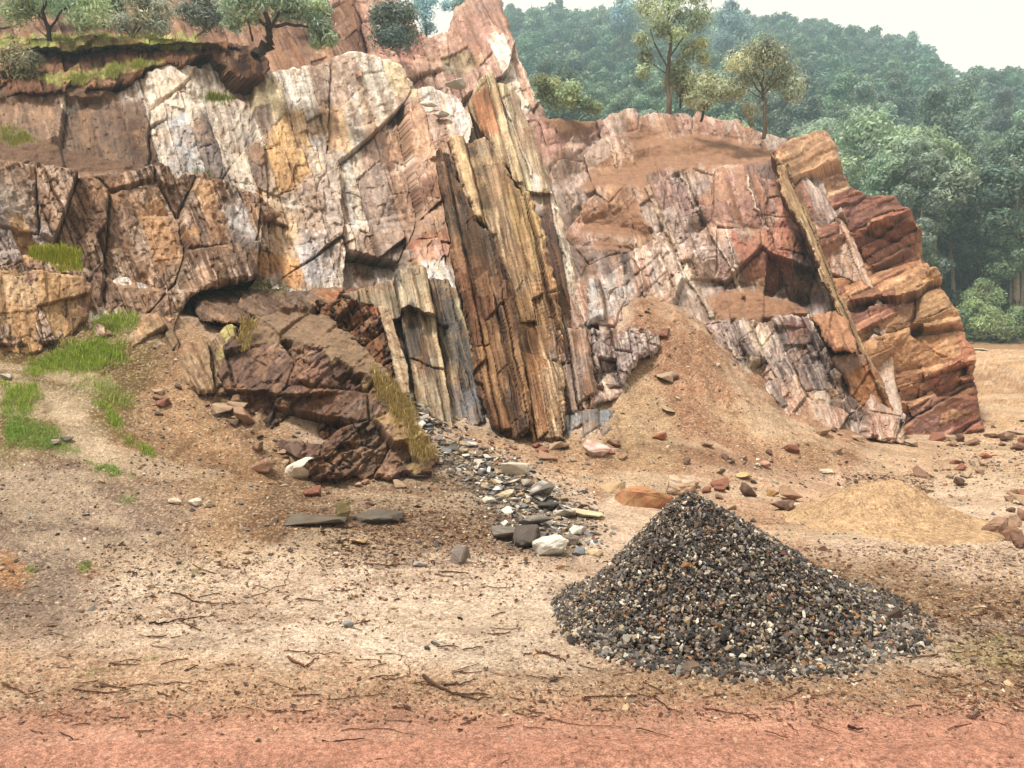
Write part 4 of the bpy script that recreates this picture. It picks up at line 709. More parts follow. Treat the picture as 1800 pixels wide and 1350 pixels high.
def hull(n, seed, box=.75):
    """an angular stone: convex hull of points spread over a rounded box"""
    r = np.random.default_rng(seed); bm = bmesh.new()
    p = unit(r.normal(size=(n, 3))); p = p*(1-box)+box*p/np.abs(p).max(1, keepdims=True)*.8
    for q in p*r.uniform(.82, 1.0, (n, 1)): bm.verts.new(q)
    res = bmesh.ops.convex_hull(bm, input=bm.verts)
    bmesh.ops.delete(bm, geom=[e for e in set(res['geom_interior']+res['geom_unused']) if isinstance(e, bmesh.types.BMVert)], context='VERTS')
    bmesh.ops.triangulate(bm, faces=bm.faces[:])
    bm.verts.index_update(); V = np.array([v.co[:] for v in bm.verts]); Fc = np.array([[v.index for v in f.verts] for f in bm.faces]); bm.free()
    return V, Fc
HULLS = [hull(n, 300+i) for i, n in enumerate([9, 10, 11, 12, 13, 10, 9, 12])]
def pebbles(name, pos, size, cols, r, flat=(.45, .85), lying=None):
    n = len(pos); Vs, Fs, Cs, off = [], [], [], 0
    ids = r.integers(0, len(HULLS), n)
    for h in range(len(HULLS)):
        m = np.where(ids == h)[0]
        if not len(m): continue
        V, Fc = HULLS[h]; k = len(m)
        sc = size[m][:, None]*np.stack([r.uniform(.8, 1.25, k), r.uniform(.6, 1.0, k), r.uniform(*flat, k)], 1)
        R = rand_rot(k, r) if lying is None else None
        W = V[None]*sc[:, None]
        if R is not None: W = np.einsum('nij,nvj->nvi', R, W)
        else:
            a = r.uniform(0, 6.28, k); ca, sa = np.cos(a)[:, None], np.sin(a)[:, None]; tl = r.normal(size=(k, 2))*lying
            W = np.stack([W[..., 0]*ca-W[..., 1]*sa, W[..., 0]*sa+W[..., 1]*ca, W[..., 2]+W[..., 0]*tl[:, :1]+W[..., 1]*tl[:, 1:]], -1)
        W = W+pos[m][:, None]
        Vs.append(W.reshape(-1, 3)); Fs.append((Fc[None]+(np.arange(k)*len(V))[:, None, None]).reshape(-1, 3)+off); off += k*len(V)
        Cs.append(np.repeat(cols[m], len(V), 0))
    return np.concatenate(Vs), [np.concatenate(Fs)], np.concatenate(Cs)
def pick(pal, w, n, r, var=.2):
    C = np.array([alb(c) for c in pal]); i = r.choice(len(C), n, p=np.array(w)/sum(w)); return np.clip(C[i]*(1+var*r.normal(size=(n, 1))), .004, .8)
# heap of crushed stone: an uneven cone, wider to the right
r = np.random.default_rng(400)
GC = np.array([1.235, 5.44]); GH = .84
def heap(x, y):
    dx, dy = x-GC[0], y-GC[1]; a = np.arctan2(dy, dx)
    R = 1.03+.27*np.cos(a+.42)+.06*np.cos(2*a-.6)+.04*np.sin(3*a+.8)
    q = np.hypot(dx, dy)/R
    return GH*np.where(q < 1.2, np.maximum(1-q, 0)**.98*.97+.03*np.clip(1-q*1.05, 0, 1)-.0, 0)-.04*np.exp(-((q)/.10)**2)*GH, q
th = np.linspace(0, 2*math.pi, 97)[:-1]; rr = np.linspace(0, 1.3, 60)
RR, TH = np.meshgrid(rr, th, indexing='ij'); hxx = GC[0]+RR*np.cos(TH); hyy = GC[1]+RR*np.sin(TH); hz, q = heap(hxx, hyy)
hz = hz-.05+.02*(fbm(hxx*14, hyy*14, 3, 3)-.5)+np.where(q > .9, -.5*(q-.9), 0)
i = (np.arange(59)[:, None]*96+np.arange(96)[None, :]); j = (np.arange(59)[:, None]*96+(np.arange(96)[None, :]+1) % 96)
ff = np.stack([i.ravel(), (i+96).ravel(), (j+96).ravel(), j.ravel()], 1)
HV = np.stack([hxx, hyy, hz], -1).reshape(-1, 3)
n = 32000; a = r.uniform(0, 2*math.pi, n); q = np.sqrt(r.random(n))*1.22; q = np.where(q > 1.0, 1.0+(q-1.0)*r.random(n)**1.2, q)
x = GC[0]+q*np.cos(a)*(1.03+.27*np.cos(a+.42)+.06*np.cos(2*a-.6)+.04*np.sin(3*a+.8)); y = GC[1]+q*np.sin(a)*(1.03+.27*np.cos(a+.42)+.06*np.cos(2*a-.6)+.04*np.sin(3*a+.8))
z = heap(x, y)[0]+r.uniform(-.022, .006, n)+.02*(fbm(x*6, y*6, 3, 17)-.5)
keep = (q < 1) | (r.random(n) < .55); x, y, z = x[keep], y[keep], z[keep]; n = len(x); z = np.where(z < .01, .008, z)
siz = .0152*np.exp(.32*r.normal(size=n)); siz *= np.where(np.hypot(x-GC[0], y-GC[1]) > .9, 1.3, 1)
cc = pick(['544e4a', '665f5a', '433c38', '705e4f', '8a8078', '7f8082', 'c9bfae', 'a07248', '85604c', 'ac9678', '352f2c'], [16, 14, 11, 14, 14, 6, 12, 3, 4, 11, 8], n, r, .32)
pV, pF, pC = pebbles('x', np.stack([x, y, z], 1), siz, cc, r, (.3, .75))
gp = obj('gravel_pile', np.concatenate([HV, pV]), [ff, pF[0]+len(HV)], M_STONE, np.concatenate([np.tile(alb('3e3632'), (len(HV), 1)), pC]), False)
tag(gp, 'conical heap of dark crushed stone on the sandy ground in front', 'gravel pile', None, 'stuff')
# heap of sand at the right
SC = np.array([5.2*.78, 8.35]); 
def sheap(x, y):
    dx, dy = x-4.05, y-8.45; a = np.arctan2(dy, dx); R = .98*(1+.07*np.cos(2*a)+.06*np.sin(3*a+1)); q = np.hypot(dx, dy)/R
    return .45*np.exp(-(q*1.55)**2*.9)*(1-.25*sstep(.3, 1, q))
rr = np.linspace(0, 1.5, 90); th = np.linspace(0, 2*math.pi, 161)[:-1]; RR, TH = np.meshgrid(rr, th, indexing='ij'); sx, sy = 4.05+RR*np.cos(TH), 8.45+RR*np.sin(TH)
sz = ground_h(sx, sy)-.03+sheap(sx, sy)+.10*(fbm(sx*3.5, sy*3.5, 5, 5, .6)-.5)+.03*(fbm(sx*25, sy*25, 3, 6)-.5)-.10*sstep(1.0, 1.5, RR)
i = (np.arange(89)[:, None]*160+np.arange(160)[None, :]); j = (np.arange(89)[:, None]*160+(np.arange(160)[None, :]+1) % 160)
ff = np.stack([i.ravel(), (i+160).ravel(), (j+160).ravel(), j.ravel()], 1)
scol = alb('dcb890')*(.8+.4*fbm(sx*9, sy*9, 4, 8))[..., None]; k = sstep(.6, .7, fbm(sx*45, sy*45, 2, 9))[..., None]*.5; scol = scol*(1-k)+alb('8a6a50')*k
tag(obj('sand_pile', np.stack([sx, sy, sz], -1).reshape(-1, 3), [ff], M_SOIL, scol.reshape(-1, 3), True), 'low rounded heap of pale sand right of the gravel pile', 'sand pile')

# single stones, placed where they lie on the ground: px, py of the foot, width and height in photo pixels
def stone(name, px, py, w, h, c, seed, label, cat='stone', n=16, depth=.8, tilt=(0, 0), group=None, sink=.15, Y=None, white=None, rot=None):
    r = np.random.default_rng(seed)
    g = np.array(pt(px, py, Y)) if Y else on_ground(px, py)[0]
    s = g[1]/F; V, Fc = hull(n, seed, .7)
    ext = (V.max(0)-V.min(0)); V = (V-(V.max(0)+V.min(0))/2)/ext
    # one round of splitting roughens the faces
    V = V*np.array([w*s, w*s*depth, h*s])
    a = rot if rot is not None else r.uniform(-.5, .5); R = np.array([[math.cos(a), -math.sin(a), 0], [math.sin(a), math.cos(a), 0], [0, 0, 1]]); V = V@R.T
    V[:, 2] += V[:, 0]*tilt[0]+V[:, 1]*tilt[1]
    bm = bmesh.new(); vs = [bm.verts.new(v) for v in V]
    for f in Fc: bm.faces.new([vs[k] for k in f])
    bmesh.ops.recalc_face_normals(bm, faces=bm.faces[:])
    bmesh.ops.dissolve_limit(bm, angle_limit=.2, verts=bm.verts[:], edges=bm.edges[:])
    bmesh.ops.bevel(bm, geom=bm.edges[:], offset=min(w, h)*s*.06, segments=1, affect='EDGES')
    bmesh.ops.triangulate(bm, faces=bm.faces[:])
    bmesh.ops.subdivide_edges(bm, edges=bm.edges[:], cuts=2 if w > 28 else 1, use_grid_fill=True)
    bm.verts.index_update(); V = np.array([v.co[:] for v in bm.verts]); Fs = np.array([[v.index for v in f.verts] for f in bm.faces if len(f.verts) == 3]); bm.free()
    k = 2.2/(w*s); V = V+unit(V)*(h*s*(.24 if name == 'rock' else .13)*(fbm(V[:, 0]*k*3+seed, V[:, 1]*k*3+V[:, 2]*k*4, 4, seed)-.5))[:, None]
    V[:, 2] += -V[:, 2].min()-sink*h*s
    col = alb(c)*(.72+.56*fbm(V[:, 0]*k*4, V[:, 2]*k*6+V[:, 1]*k*3, 4, seed+1))[:, None]*1.1
    if white:
        m = sstep(.48, .6, fbm(V[:, 0]*k*2.2, V[:, 2]*k*4+V[:, 1]*k*2, 3, seed+2))[:, None]; col = col*(1-m)+alb(white)*m
    o = obj(name, V+g, [Fs], M_STONE, col, False)
    tag(o, label, cat, group); return o
ST = [('boulder',527,838,62,40,'ecdcc4','large cream white boulder at the foot of the dark outcrop','f6ead6'),
 ('stone',585,642,28,14,'ebe2d2','white stone lying on top of the low dark outcrop',None),
 ('boulder',1050,801,52,30,'c39a8c','pink and white angular boulder below the blue-grey rock step','ecd9cc'),
 ('stone',808,990,38,40,'8d8078','upright grey pointed stone standing alone on the pale sand',None),
 ('stone',740,997,32,10,'aaa096','flat light grey stone beside the upright grey stone',None),
 ('stone',612,1103,17,12,'8f918f','small square grey pebble alone on the open sand',None),
 ('stone',750,1142,13,8,'565a5e','tiny dark slate chip on the open sand',None),
 ('slab',905,836,50,28,'d8c8b0','long cream slab tilted at the top of the rubble streak','efe4d2'),
 ('slab',947,876,54,36,'6e655e','dark grey slab with a pale top in the rubble streak','d6cec2'),
 ('slab',888,874,34,18,'cdb48e','tan slab in the middle of the rubble streak','e3d4b8'),
 ('slab',1032,908,60,16,'dcc8a4','flat tan slab at the right end of the rubble streak',None),
 ('slab',830,785,24,10,'e0d8ca','thin pale slab near the top of the rubble streak',None),
 ('slab',903,948,74,26,'6d645c','wide dark grey slab at the lower left of the rubble streak','8d8378'),
 ('slab',926,962,54,40,'5d524a','dark brown slab leaning against the white rock at the rubble foot',None),
 ('boulder',964,972,66,36,'d9d4c8','large whitish boulder at the lower end of the rubble streak','f0ebe0'),
 ('stone',1016,940,30,18,'dcd6cc','white stone above the whitish boulder near the gravel pile',None),
 ('stone',1047,976,28,12,'d9bd98','tan stone touching the left side of the gravel pile',None),
 ('stone',1017,976,26,18,'8d9094','grey stone between the whitish boulder and the gravel pile',None),
 ('slab',948,928,60,22,'786e66','broad grey slab on top of the lower rubble','988e84'),
 ('stone',1000,958,36,22,'8a7a6c','brown stone right of the whitish boulder',None),
 ('slab',990,912,40,16,'a39a8e','light grey slab above the lower rubble cluster','d9d2c6'),
 ('slab',965,895,44,14,'514a46','dark thin slab under the pale topped one',None),
 ('stone',860,886,26,14,'d9cfc0','pale stone at the left edge of the rubble streak',None),
 ('stone',925,855,26,14,'c0b4a4','light stone between the cream slab and the dark one',None),
 ('stone',1160,772,26,14,'a8684e','rusty red stone on the lower scree fan',None),
 ('stone',1307,842,32,14,'d0b080','tan flat-topped block on the sand right of the gravel peak',None),
 ('stone',1359,872,24,14,'b88e5c','small ochre block behind the gravel pile',None),
 ('slab',1378,898,42,20,'6a4e42','dark brown slab behind the right shoulder of the gravel pile','a08070'),
 ('stone',1398,894,22,9,'d6c2a8','pale slab next to the dark brown one behind the gravel pile',None),
 ('stone',1343,822,22,14,'c89a84','pink stone in the middle of the sandy flat',None),
 ('stone',1331,820,12,6,'e0d4c2','small white chip beside the pink stone',None),
 ('stone',1452,832,24,8,'d8cab2','pale flat stone near the hollow in the scree foot',None),
 ('stone',1733,806,22,10,'a05c40','rust coloured stone on the bank at right',None),
 ('stone',1212,858,36,24,'c89a80','pinkish stone on the sand just left of the gravel peak','e0c4b0'),
 ('stone',1240,866,20,12,'94604a','red-brown stone beside the gravel peak',None),
 ('slab',1765,776,42,14,'a78a78','long slab in the heap at the foot of the red cliff',None),
 ('slab',1795,792,34,18,'8d6a58','brown slab in the slab heap at the right edge',None),
 ('slab',1745,770,26,9,'7a5a4c','dark slab end poking from the slab heap',None),
 ('slab',1782,765,30,10,'b89a86','pale pink slab on top of the slab heap',None),
 ('boulder',1748,940,44,38,'a5836c','rounded brown boulder in the rock cluster at the right edge',None),
 ('boulder',1778,950,36,30,'8f6a54','angular brown rock in front of the right edge cluster',None),
 ('boulder',1795,962,36,34,'7d5c4a','darkest rock of the cluster at the right edge',None),
 ('boulder',1775,925,34,24,'b8967c','lighter rock on top of the right edge cluster',None),
 ('boulder',1800,915,30,26,'946f5a','upper rock of the cluster at the right edge',None),
 ('stone',310,886,26,12,'d6c4aa','pale stone in the short row of stones on the left slope',None),
 ('stone',340,888,24,14,'e3d8c6','whitest stone of the short row on the left slope',None),
 ('stone',366,892,20,14,'bda68c','rightmost tan stone of the short row on the left slope',None),
 ('stone',10,668,24,12,'cdc4b8','pale stone at the left edge in the grass',None),
 ('stone',118,776,26,10,'6a6260','dark flat stone in the green weeds at left',None),
 ('stone',95,782,18,10,'a8968c','small grey stone beside the dark flat one in the weeds',None),
 ('stone',988,1080,18,12,'b0543a','brick red stone at the left skirt of the gravel pile',None),
 ('slab',740,842,44,6,'5a5048','thin dark slab lying below the grassy outcrop',None),
 ('slab',632,958,34,8,'c9a878','short pale slab on brown debris at centre left',None),
 ('rock',556,914,104,20,'6b5c4a','low grey bedrock block at the left of the half buried ledge','726a60'),
 ('rock',602,916,26,34,'85744e','narrow yellow-brown upright piece in the middle of the half buried ledge',None),
 ('rock',662,912,100,22,'675a4c','dark grey lump at the right of the half buried ledge','6c665f'),
 ('rock',1132,884,104,50,'b58a60','low orange-brown rock half buried in sand behind the gravel peak','c08560'),
 ('rock',1192,866,56,36,'c9a98c','tan block at the right of the orange-brown rock','dcc4ac'),
 ('rock',1078,862,50,24,'c2a47e','flat tan block at the left of the orange-brown rock',None),
 ('stone',1500,884,16,8,'e0d2bc','small white stone at the foot of the sand pile',None)]
for i, (nm, px_, py_, w, h, c, lab, wh) in enumerate(ST):
    stone(nm, px_, py_, w, h, c, 500+i, lab, 'slab' if nm == 'slab' else nm if nm in ('boulder', 'rock') else 'stone', n=11 if nm == 'slab' else 22 if nm == 'rock' else 15, depth=.75, tilt=(0, -.18 if nm == 'slab' else 0), white=wh, sink=.42 if nm == 'rock' else .12, Y={'585': 11.0}.get(str(px_)))
for (px_, py_, Y_, w, h, lab) in [(800, 152, 23.6, 40, 14, 'big pale slab lying on the rubble slope under the peak'), (752, 188, 21.9, 36, 12, 'cream slab on the rubble slope left of the back fin'), (778, 204, 21.2, 30, 9, 'thin whitish slab nearest the tan fin on the rubble slope')]:
    stone('slab', px_, py_, w, h, 'e3dccf', int(px_), lab, 'slab', 12, .8, Y=Y_)
stone('slab', 1552, 1090, 74, 30, '5a4a40', 777, 'long dark half buried slab just behind the right edge of the gravel pile', 'slab', 10, .35, rot=-.15, sink=.25)
def scatter(n, boxes, wts, r):
    i = r.choice(len(boxes), n, p=np.array(wts, float)/sum(wts)); B = np.array(boxes, float)[i]
    return B[:, 0]+(B[:, 2]-B[:, 0])*r.random(n), B[:, 1]+(B[:, 3]-B[:, 1])*r.random(n)
# smaller rubble, one by one down the streak left of the gravel pile
r = np.random.default_rng(610)
base = [stone('rubble_stone', 800, 800, 22, 7, c, 620+i, 'small broken shale piece in the rubble streak below the central fins', 'stone', 9, .8, group='small rubble stones below the central fins') for i, c in enumerate(['6a625c', '8d857c', 'cfc4b4', 'b09878', '544c48', 'e0d8cc', '7a7c80'])]
cl = [(720, 715, 26, 20), (745, 745, 26, 22), (800, 790, 40, 18), (850, 820, 50, 22), (880, 850, 50, 22), (930, 880, 50, 18), (960, 930, 60, 26), (1000, 950, 50, 22), (985, 900, 50, 12)]
m = 0
for i in range(295):
    cx_, cy_, sx_, sy_ = cl[r.integers(len(cl))]; p = on_ground(cx_+r.normal()*sx_*.6, cy_+r.normal()*sy_*.55)[0]
    b = base[i % 7]
    if i < 7: o = b
    else: o = b.copy(); COL.objects.link(o)
    s = r.uniform(.45, 1.15)*p[1]/on_ground(800, 800)[0][1]
    o.location = (p[0], p[1], p[2]-.004); o.rotation_euler = (r.normal()*.25, r.normal()*.25, r.uniform(0, 6.28)); o.scale = (s, s, s*r.uniform(.7, 1.2))
base = [stone('fallen_rock', 1250, 860, 26, 13, c, 660+i, 'broken brown rock fallen at the foot of the quarry face', 'rock', 11, .8, group='fallen rocks at the foot of the face') for i, c in enumerate(['8d6a54', 'a8846a', '6e5546', 'b89c80', '94604a'])]
cl = [(960,792,40,10),(1090,800,40,16),(1330,800,90,20),(1500,768,60,8),(1660,778,60,6),(1790,785,30,14),(1300,870,60,20),(480,800,40,14),(420,720,20,20),(1690,830,80,20),(700,850,60,14),(1780,880,30,20),(330,690,50,30),(1180,620,40,60)]
for i in range(110):
    cx_, cy_, sx_, sy_ = cl[i % len(cl)]; p = on_ground(cx_+r.normal()*sx_*.8, cy_+r.normal()*sy_*.7)[0]
    b = base[i % 5]
    if i < 5: o = b
    else: o = b.copy(); COL.objects.link(o)
    s = .85*np.exp(.45*r.normal())*(.5+.5*p[1]/10)
    s = min(s, 1.6); o.location = (p[0], p[1], p[2]-.01); o.rotation_euler = (r.normal()*.25, r.normal()*.25, r.uniform(0, 6.28)); o.scale = (s*r.uniform(.7, 1.2), s, s*r.uniform(.6, 1.3))
px_, py_ = scatter(2600, [(700,690,760,770),(735,735,820,810),(780,780,900,850),(830,820,960,900),(880,860,1040,940),(900,900,1060,985)], [4,6,10,10,10,9], r)
k_ = rng.random(len(px_)) < .9; p = on_ground(px_+r.normal(size=len(px_))*12, py_+r.normal(size=len(px_))*8); n = len(p); siz = (3.4*np.exp(.45*r.normal(size=n)))*p[:, 1]/F
cc = pick(['5a524e', '7d756c', 'd9cfbf', 'b39a78', '45403d', 'ebe4d8', '777a80', '946a48'], [14, 13, 10, 8, 14, 7, 8, 4], n, r)
V, Fs, C = pebbles('x', p+np.array([0, 0, .15])*siz[:, None], siz, cc, r, (.2, .45), .3)
tag(obj('rubble', V, Fs, M_STONE, C, False, origin=False), 'dense spill of small shale flakes below the central fins', 'rubble', None, 'stuff')
# loose gravel and chips strewn over the ground
r = np.random.default_rng(640)
px_, py_ = scatter(17000, [(-100,980,1900,1260),(-100,800,400,1100),(400,850,900,1000),(700,690,1060,960),(1040,520,1500,860),(1250,800,1900,1000),(1400,960,1900,1250),(240,600,560,860),(900,1130,1750,1260),(0,1260,1800,1349),(1640,740,1800,860)], [14,14,10,10,8,10,10,7,6,2,3], r)
p = on_ground(px_, py_); n = len(p); siz = (1.7*np.exp(.55*r.normal(size=n)))*p[:, 1]/F
cc = pick(['6e625a', '8d8074', 'b09a80', 'dcccb4', '9a6a50', '4a423e', 'c9a884', '85807a'], [12, 14, 14, 9, 7, 9, 12, 6], n, r)
V, Fs, C = pebbles('x', p+np.array([0, 0, .2])*siz[:, None], siz, cc, r, (.35, .8), .2)
tag(obj('loose_gravel', V, Fs, M_STONE, C, False, origin=False), 'loose chips of stone strewn over the quarry floor', 'gravel', None, 'stuff')
# dry leaves and bark flakes
px_, py_ = scatter(20000, [(-100,1080,1900,1270),(-100,1200,1900,1275),(150,960,700,1100),(560,880,900,1000),(1400,960,1850,1120),(1640,1050,1850,1260),(600,930,1000,1060),(1480,835,1640,870),(0,1270,1800,1349),(480,780,1000,960)], [16,10,8,9,13,8,5,3,1.5,5], r)
p = on_ground(px_, py_); n = len(p); L = (2.9*np.exp(.45*r.normal(size=n)))*p[:, 1]/F
a = r.uniform(0, 6.28, n); t = np.stack([np.cos(a), np.sin(a), r.normal(size=n)*.15], 1); b = unit(np.stack([-np.sin(a), np.cos(a), r.normal(size=n)*.5], 1)); w = (L*r.uniform(.25, .5, n))[:, None]; L = L[:, None]
c0 = p+np.array([0, 0, .35])*w+np.array([0, 0, .003]); up = np.array([0, 0, 1])*w*.35
V = np.stack([c0-t*L, c0-b*w+up, c0+t*L, c0+b*w+up*.3], 1).reshape(-1, 3)
cc = pick(['7a5238', '9a6c48', '5a3c2c', 'b98a62', 'dcc09a', '8d5a40', 'ead8be'], [14, 14, 13, 10, 8, 9, 4], n, r)
tag(obj('leaf_litter', V, [np.arange(4*n).reshape(n, 4)], M_LEAF, np.repeat(cc, 4, 0), False, origin=False), 'brown leaf litter strewn over the sandy ground', 'leaf litter', None, 'stuff')
# twigs
def twig(pts, w, c, seed, label, forks=()):
    r = np.random.default_rng(seed); parts = []
    for k, L in enumerate([pts]+list(forks)):
        P = []
        for a, b in zip(L[:-1], L[1:]):
            for t in np.linspace(0, 1, 5)[:-1]: P.append((a[0]*(1-t)+b[0]*t, a[1]*(1-t)+b[1]*t))
        P.append(L[-1]); P = np.array(P)+r.normal(size=(len(P), 2))*1.2
        g = on_ground(P[:, 0], P[:, 1]); g[:, 2] = np.maximum(g[:, 2], np.convolve(np.pad(g[:, 2], 2, mode='edge'), np.ones(5)/5, 'valid'))
        rad = w*g[:, 1]/F*.5*np.linspace(1, .45, len(g))*(1 if k == 0 else .6); g[:, 2] += rad*.9+.004
        parts.append(tube(g, rad, 6))
    V, Fs = merge(parts); tag(obj('twig', V, Fs, M_WOOD, np.tile(alb(c), (len(V), 1)), True), label, 'twig')
TW = [([(743,1192),(775,1214),(800,1224)],8,'5a4238','forked dark branch lying on the sand at bottom centre',[[(795,1224),(855,1222)],[(780,1206),(810,1206),(838,1196)],[(800,1222),(840,1232),(862,1228)]]),
 ([(262,1101),(295,1096),(325,1089)],5,'3d2c24','dark stick with a thick end on the sand at left',[[(318,1092),(380,1085)]]),
 ([(300,1046),(350,1060),(400,1064)],4,'5a4030','long thin curved twig above the dark stick at left',[[(390,1064),(440,1064)]]),
 ([(505,1160),(535,1176),(560,1158)],6,'7a5038','crooked brown stick near the left middle of the sand',[[(500,1148),(545,1152),(600,1150)]]),
 ([(672,1196),(700,1194),(722,1192)],3.5,'6a4434','short twig with an upturned end left of the forked branch',[[(716,1194),(722,1178),(710,1168)]]),
 ([(955,1151),(980,1158),(996,1166)],5,'6a3c2c','reddish twig below the left foot of the gravel pile',[]),
 ([(848,1314),(880,1326),(922,1330)],4,'6a3c30','bent twig lying on the red road at centre',[[(905,1330),(880,1346)]]),
 ([(566,1310),(600,1306),(640,1300)],4.5,'3d2620','dark straight stick on the red road left of centre',[]),
 ([(600,1286),(680,1286),(736,1296)],2.5,'6a4030','long thin twig along the edge of the red road',[]),
 ([(1385,1278),(1405,1292)],3,'4a3028','short dark stick on the red road at right',[]),
 ([(1240,1250),(1300,1258),(1330,1266)],3.5,'5a3828','thin sticks at the road edge below the gravel pile',[[(1300,1258),(1350,1262)]]),
 ([(1490,1282),(1515,1286)],8,'4a2a22','stubby dark wood piece on the road edge at right',[]),
 ([(1030,1228),(1090,1228),(1145,1226)],4,'5a3c2c','straight brown stick in debris below the gravel pile',[[(1096,1206),(1112,1220)]]),
 ([(130,1216),(190,1222),(230,1212)],4,'5a4030','curved twig in the debris at lower left',[[(180,1225),(248,1218)]]),
 ([(958,1264),(1000,1276),(1095,1280)],2.5,'6a4a34','long arched twig on the border of road and sand',[]),
 ([(1150,1230),(1175,1248),(1200,1256)],3,'4a3428','curved thin twig under the front of the gravel pile',[]),
 ([(440,1052),(500,1030),(508,1005)],2.5,'6a4c38','hooked thin twig on the upper sand at left',[]),
 ([(640,993),(690,995),(722,994)],3,'5a4030','straight thin stick beside the flat grey stone',[])]
for i, (pts, w, c, lab, fk) in enumerate(TW): twig(pts, w*.8, c, 700+i, lab, fk)
r = np.random.default_rng(720); parts = []
for k in range(150):
    x0, y0 = r.uniform(0, 1800), r.uniform(1090, 1300) if r.random() < .8 else r.uniform(990, 1100); L = r.uniform(12, 55); a = r.normal()*.35
    P = on_ground(*np.array([(x0+t*L*math.cos(a), y0+t*L*math.sin(a)*.6+3*math.sin(t*2+k)) for t in np.linspace(0, 1, 5)]).T); rad = r.uniform(.7, 1.4)*P[:, 1]/F; P[:, 2] += rad+.004
    parts.append(tube(P, rad, 4))
V, Fs = merge(parts); tag(obj('twig_litter', V, Fs, M_WOOD, np.tile(alb('6a4836'), (len(V), 1))*r.uniform(.5, 1.3, (len(V), 1)), True, origin=False), 'thin broken twigs scattered over the sand', 'twig litter', None, 'stuff')

# ------------------------------------------------------------------ grass and weeds
def blades(P, h, r, c0, c1, lean=.35, w=.16):
    n = len(P); a = r.uniform(0, 6.28, n); L = .55*h*np.exp(.35*r.normal(size=n)); d = np.stack([np.cos(a), np.sin(a)], 1)*(lean*r.random(n)*L)[:, None]
    b = np.stack([-np.sin(a), np.cos(a), np.zeros(n)], 1)*(L*w*.25)[:, None]
    m = P+np.c_[d*.35, L*.6]; t = P+np.c_[d, L*r.uniform(.75, 1, n)]
    V = np.stack([P-b, P+b, m+b*.8, m-b*.8, t], 1).reshape(-1, 3); i = np.arange(n)*5
    k = r.random((n, 1)); C = np.repeat((alb(c0)*(1-k)+alb(c1)*k)*1.5*(1+.2*r.normal(size=(n, 1))).clip(.4, 1.6), 5, 0)
    return V, np.stack([i, i+1, i+2, i+3], 1), np.stack([i+3, i+2, i+4], 1), C
def in_poly(poly, n, r, soft=20, amp=26):
    p = np.array(poly, float); out_ = []; tot = 0
    while tot < n:
        q = r.uniform(p.min(0)-soft, p.max(0)+soft, (n*3, 2)); d = poly_sd(q[:, 0], q[:, 1], poly)+amp*(fbm(q[:, 0]/22, q[:, 1]/14, 4, 3)-.5)
        q = q[(d > 0) & (r.random(len(q)) < sstep(0, soft, d)*.9+.1)]; out_.append(q); tot += len(q)
    return np.concatenate(out_)[:n]
def grass(label, polys, h_px, c0, c1, seed, Y=None, kind='stuff', name='grass', cat='grass', lean=.5):
    r = np.random.default_rng(seed); Ps, hs = [], []
    for poly, n in polys:
        q = in_poly(poly, int(n*(4.0 if kind else 1.5)), r, *((20, 26) if kind else (6, 5)))
        if Y is None: P = on_ground(q[:, 0], q[:, 1])
        else:
            yy = Y(q[:, 0], q[:, 1]); P = np.stack([(q[:, 0]-CX)/F*yy, yy, EYE-(q[:, 1]-CY)/F*yy], 1)
        Ps.append(P); hs.append(h_px*P[:, 1]/F)
    P = np.concatenate(Ps); P[:, 2] -= .01; V, f1_, f2_, C = blades(P, np.concatenate(hs), r, c0, c1, lean)
    return tag(obj(name, V, [f1_, f2_], M_GRASS, C, False, origin=(kind is None) or None), label, cat, None, kind)
GA, GB = '7a9c34', 'aab84c'
grass('bright green grass and moss over the mound at left', [([(120,535),(180,528),(240,548),(250,575),(200,600),(150,585)],1500), ([(40,640),(100,610),(160,592),(215,600),(235,640),(160,660),(90,668),(40,665)],2600), ([(0,670),(60,672),(80,700),(60,730),(0,735)],900), ([(160,700),(200,720),(230,750),(200,760)],300), ([(210,765),(250,775),(285,805),(250,808)],260), ([(240,700),(180,650),(120,680),(230,740)],350)], 13, GA, GB, 800)
grass('leafy green weeds on the slope at the left edge', [([(0,700),(60,730),(110,755),(145,790),(140,806),(80,800),(30,790),(0,800)],2400), ([(150,815),(190,812),(235,832),(240,845),(190,838)],420), ([(0,735),(40,740),(60,770),(0,775)],500), ([(200,870),(240,872),(245,892),(210,890)],90)], 9, '648a3a', '9cb456', 801, lean=1.1)
grass('tuft of yellow-green grass above the brown slab at left', [([(40,448),(60,436),(110,432),(146,448),(142,472),(80,470)],1500)], 15, '8a9e30', 'c4c050', 802, Y=lambda x, y: 11.15+0*x)
grass('grass strips along the edge of the soil bank', [([(-20,62),(90,66),(180,62),(300,66),(356,74),(350,88),(240,84),(120,92),(-20,84)],3600), ([(70,140),(150,130),(240,112),(285,104),(280,116),(200,134),(110,150)],1500), ([(0,222),(40,232),(90,252),(80,262),(0,250)],700)], 9, '84913f', 'c0bd72', 803, Y=lambda x, y: np.where(y > 200, 13.6, np.where(y > 100, 17.3+(x/250)*1.2-(y-130)*.01, 19.1+x/400)))
grass('small grass patch on the pale cliff face', [([(355,178),(370,166),(400,164),(412,176),(395,184)],420)], 10, '6a8030', 'a0a448', 804, Y=lambda x, y: 17.55+0*x)
grass('mossy grass on the narrow shelf of the cliff', [([(335,298),(350,296),(380,312),(395,322),(370,320)],350), ([(355,496),(420,490),(500,494),(500,506),(400,508)],700)], 6, '5a6a30', '8a8a44', 805, Y=lambda x, y: np.where(y > 400, 13.7+(x-355)*.003, 15.1))
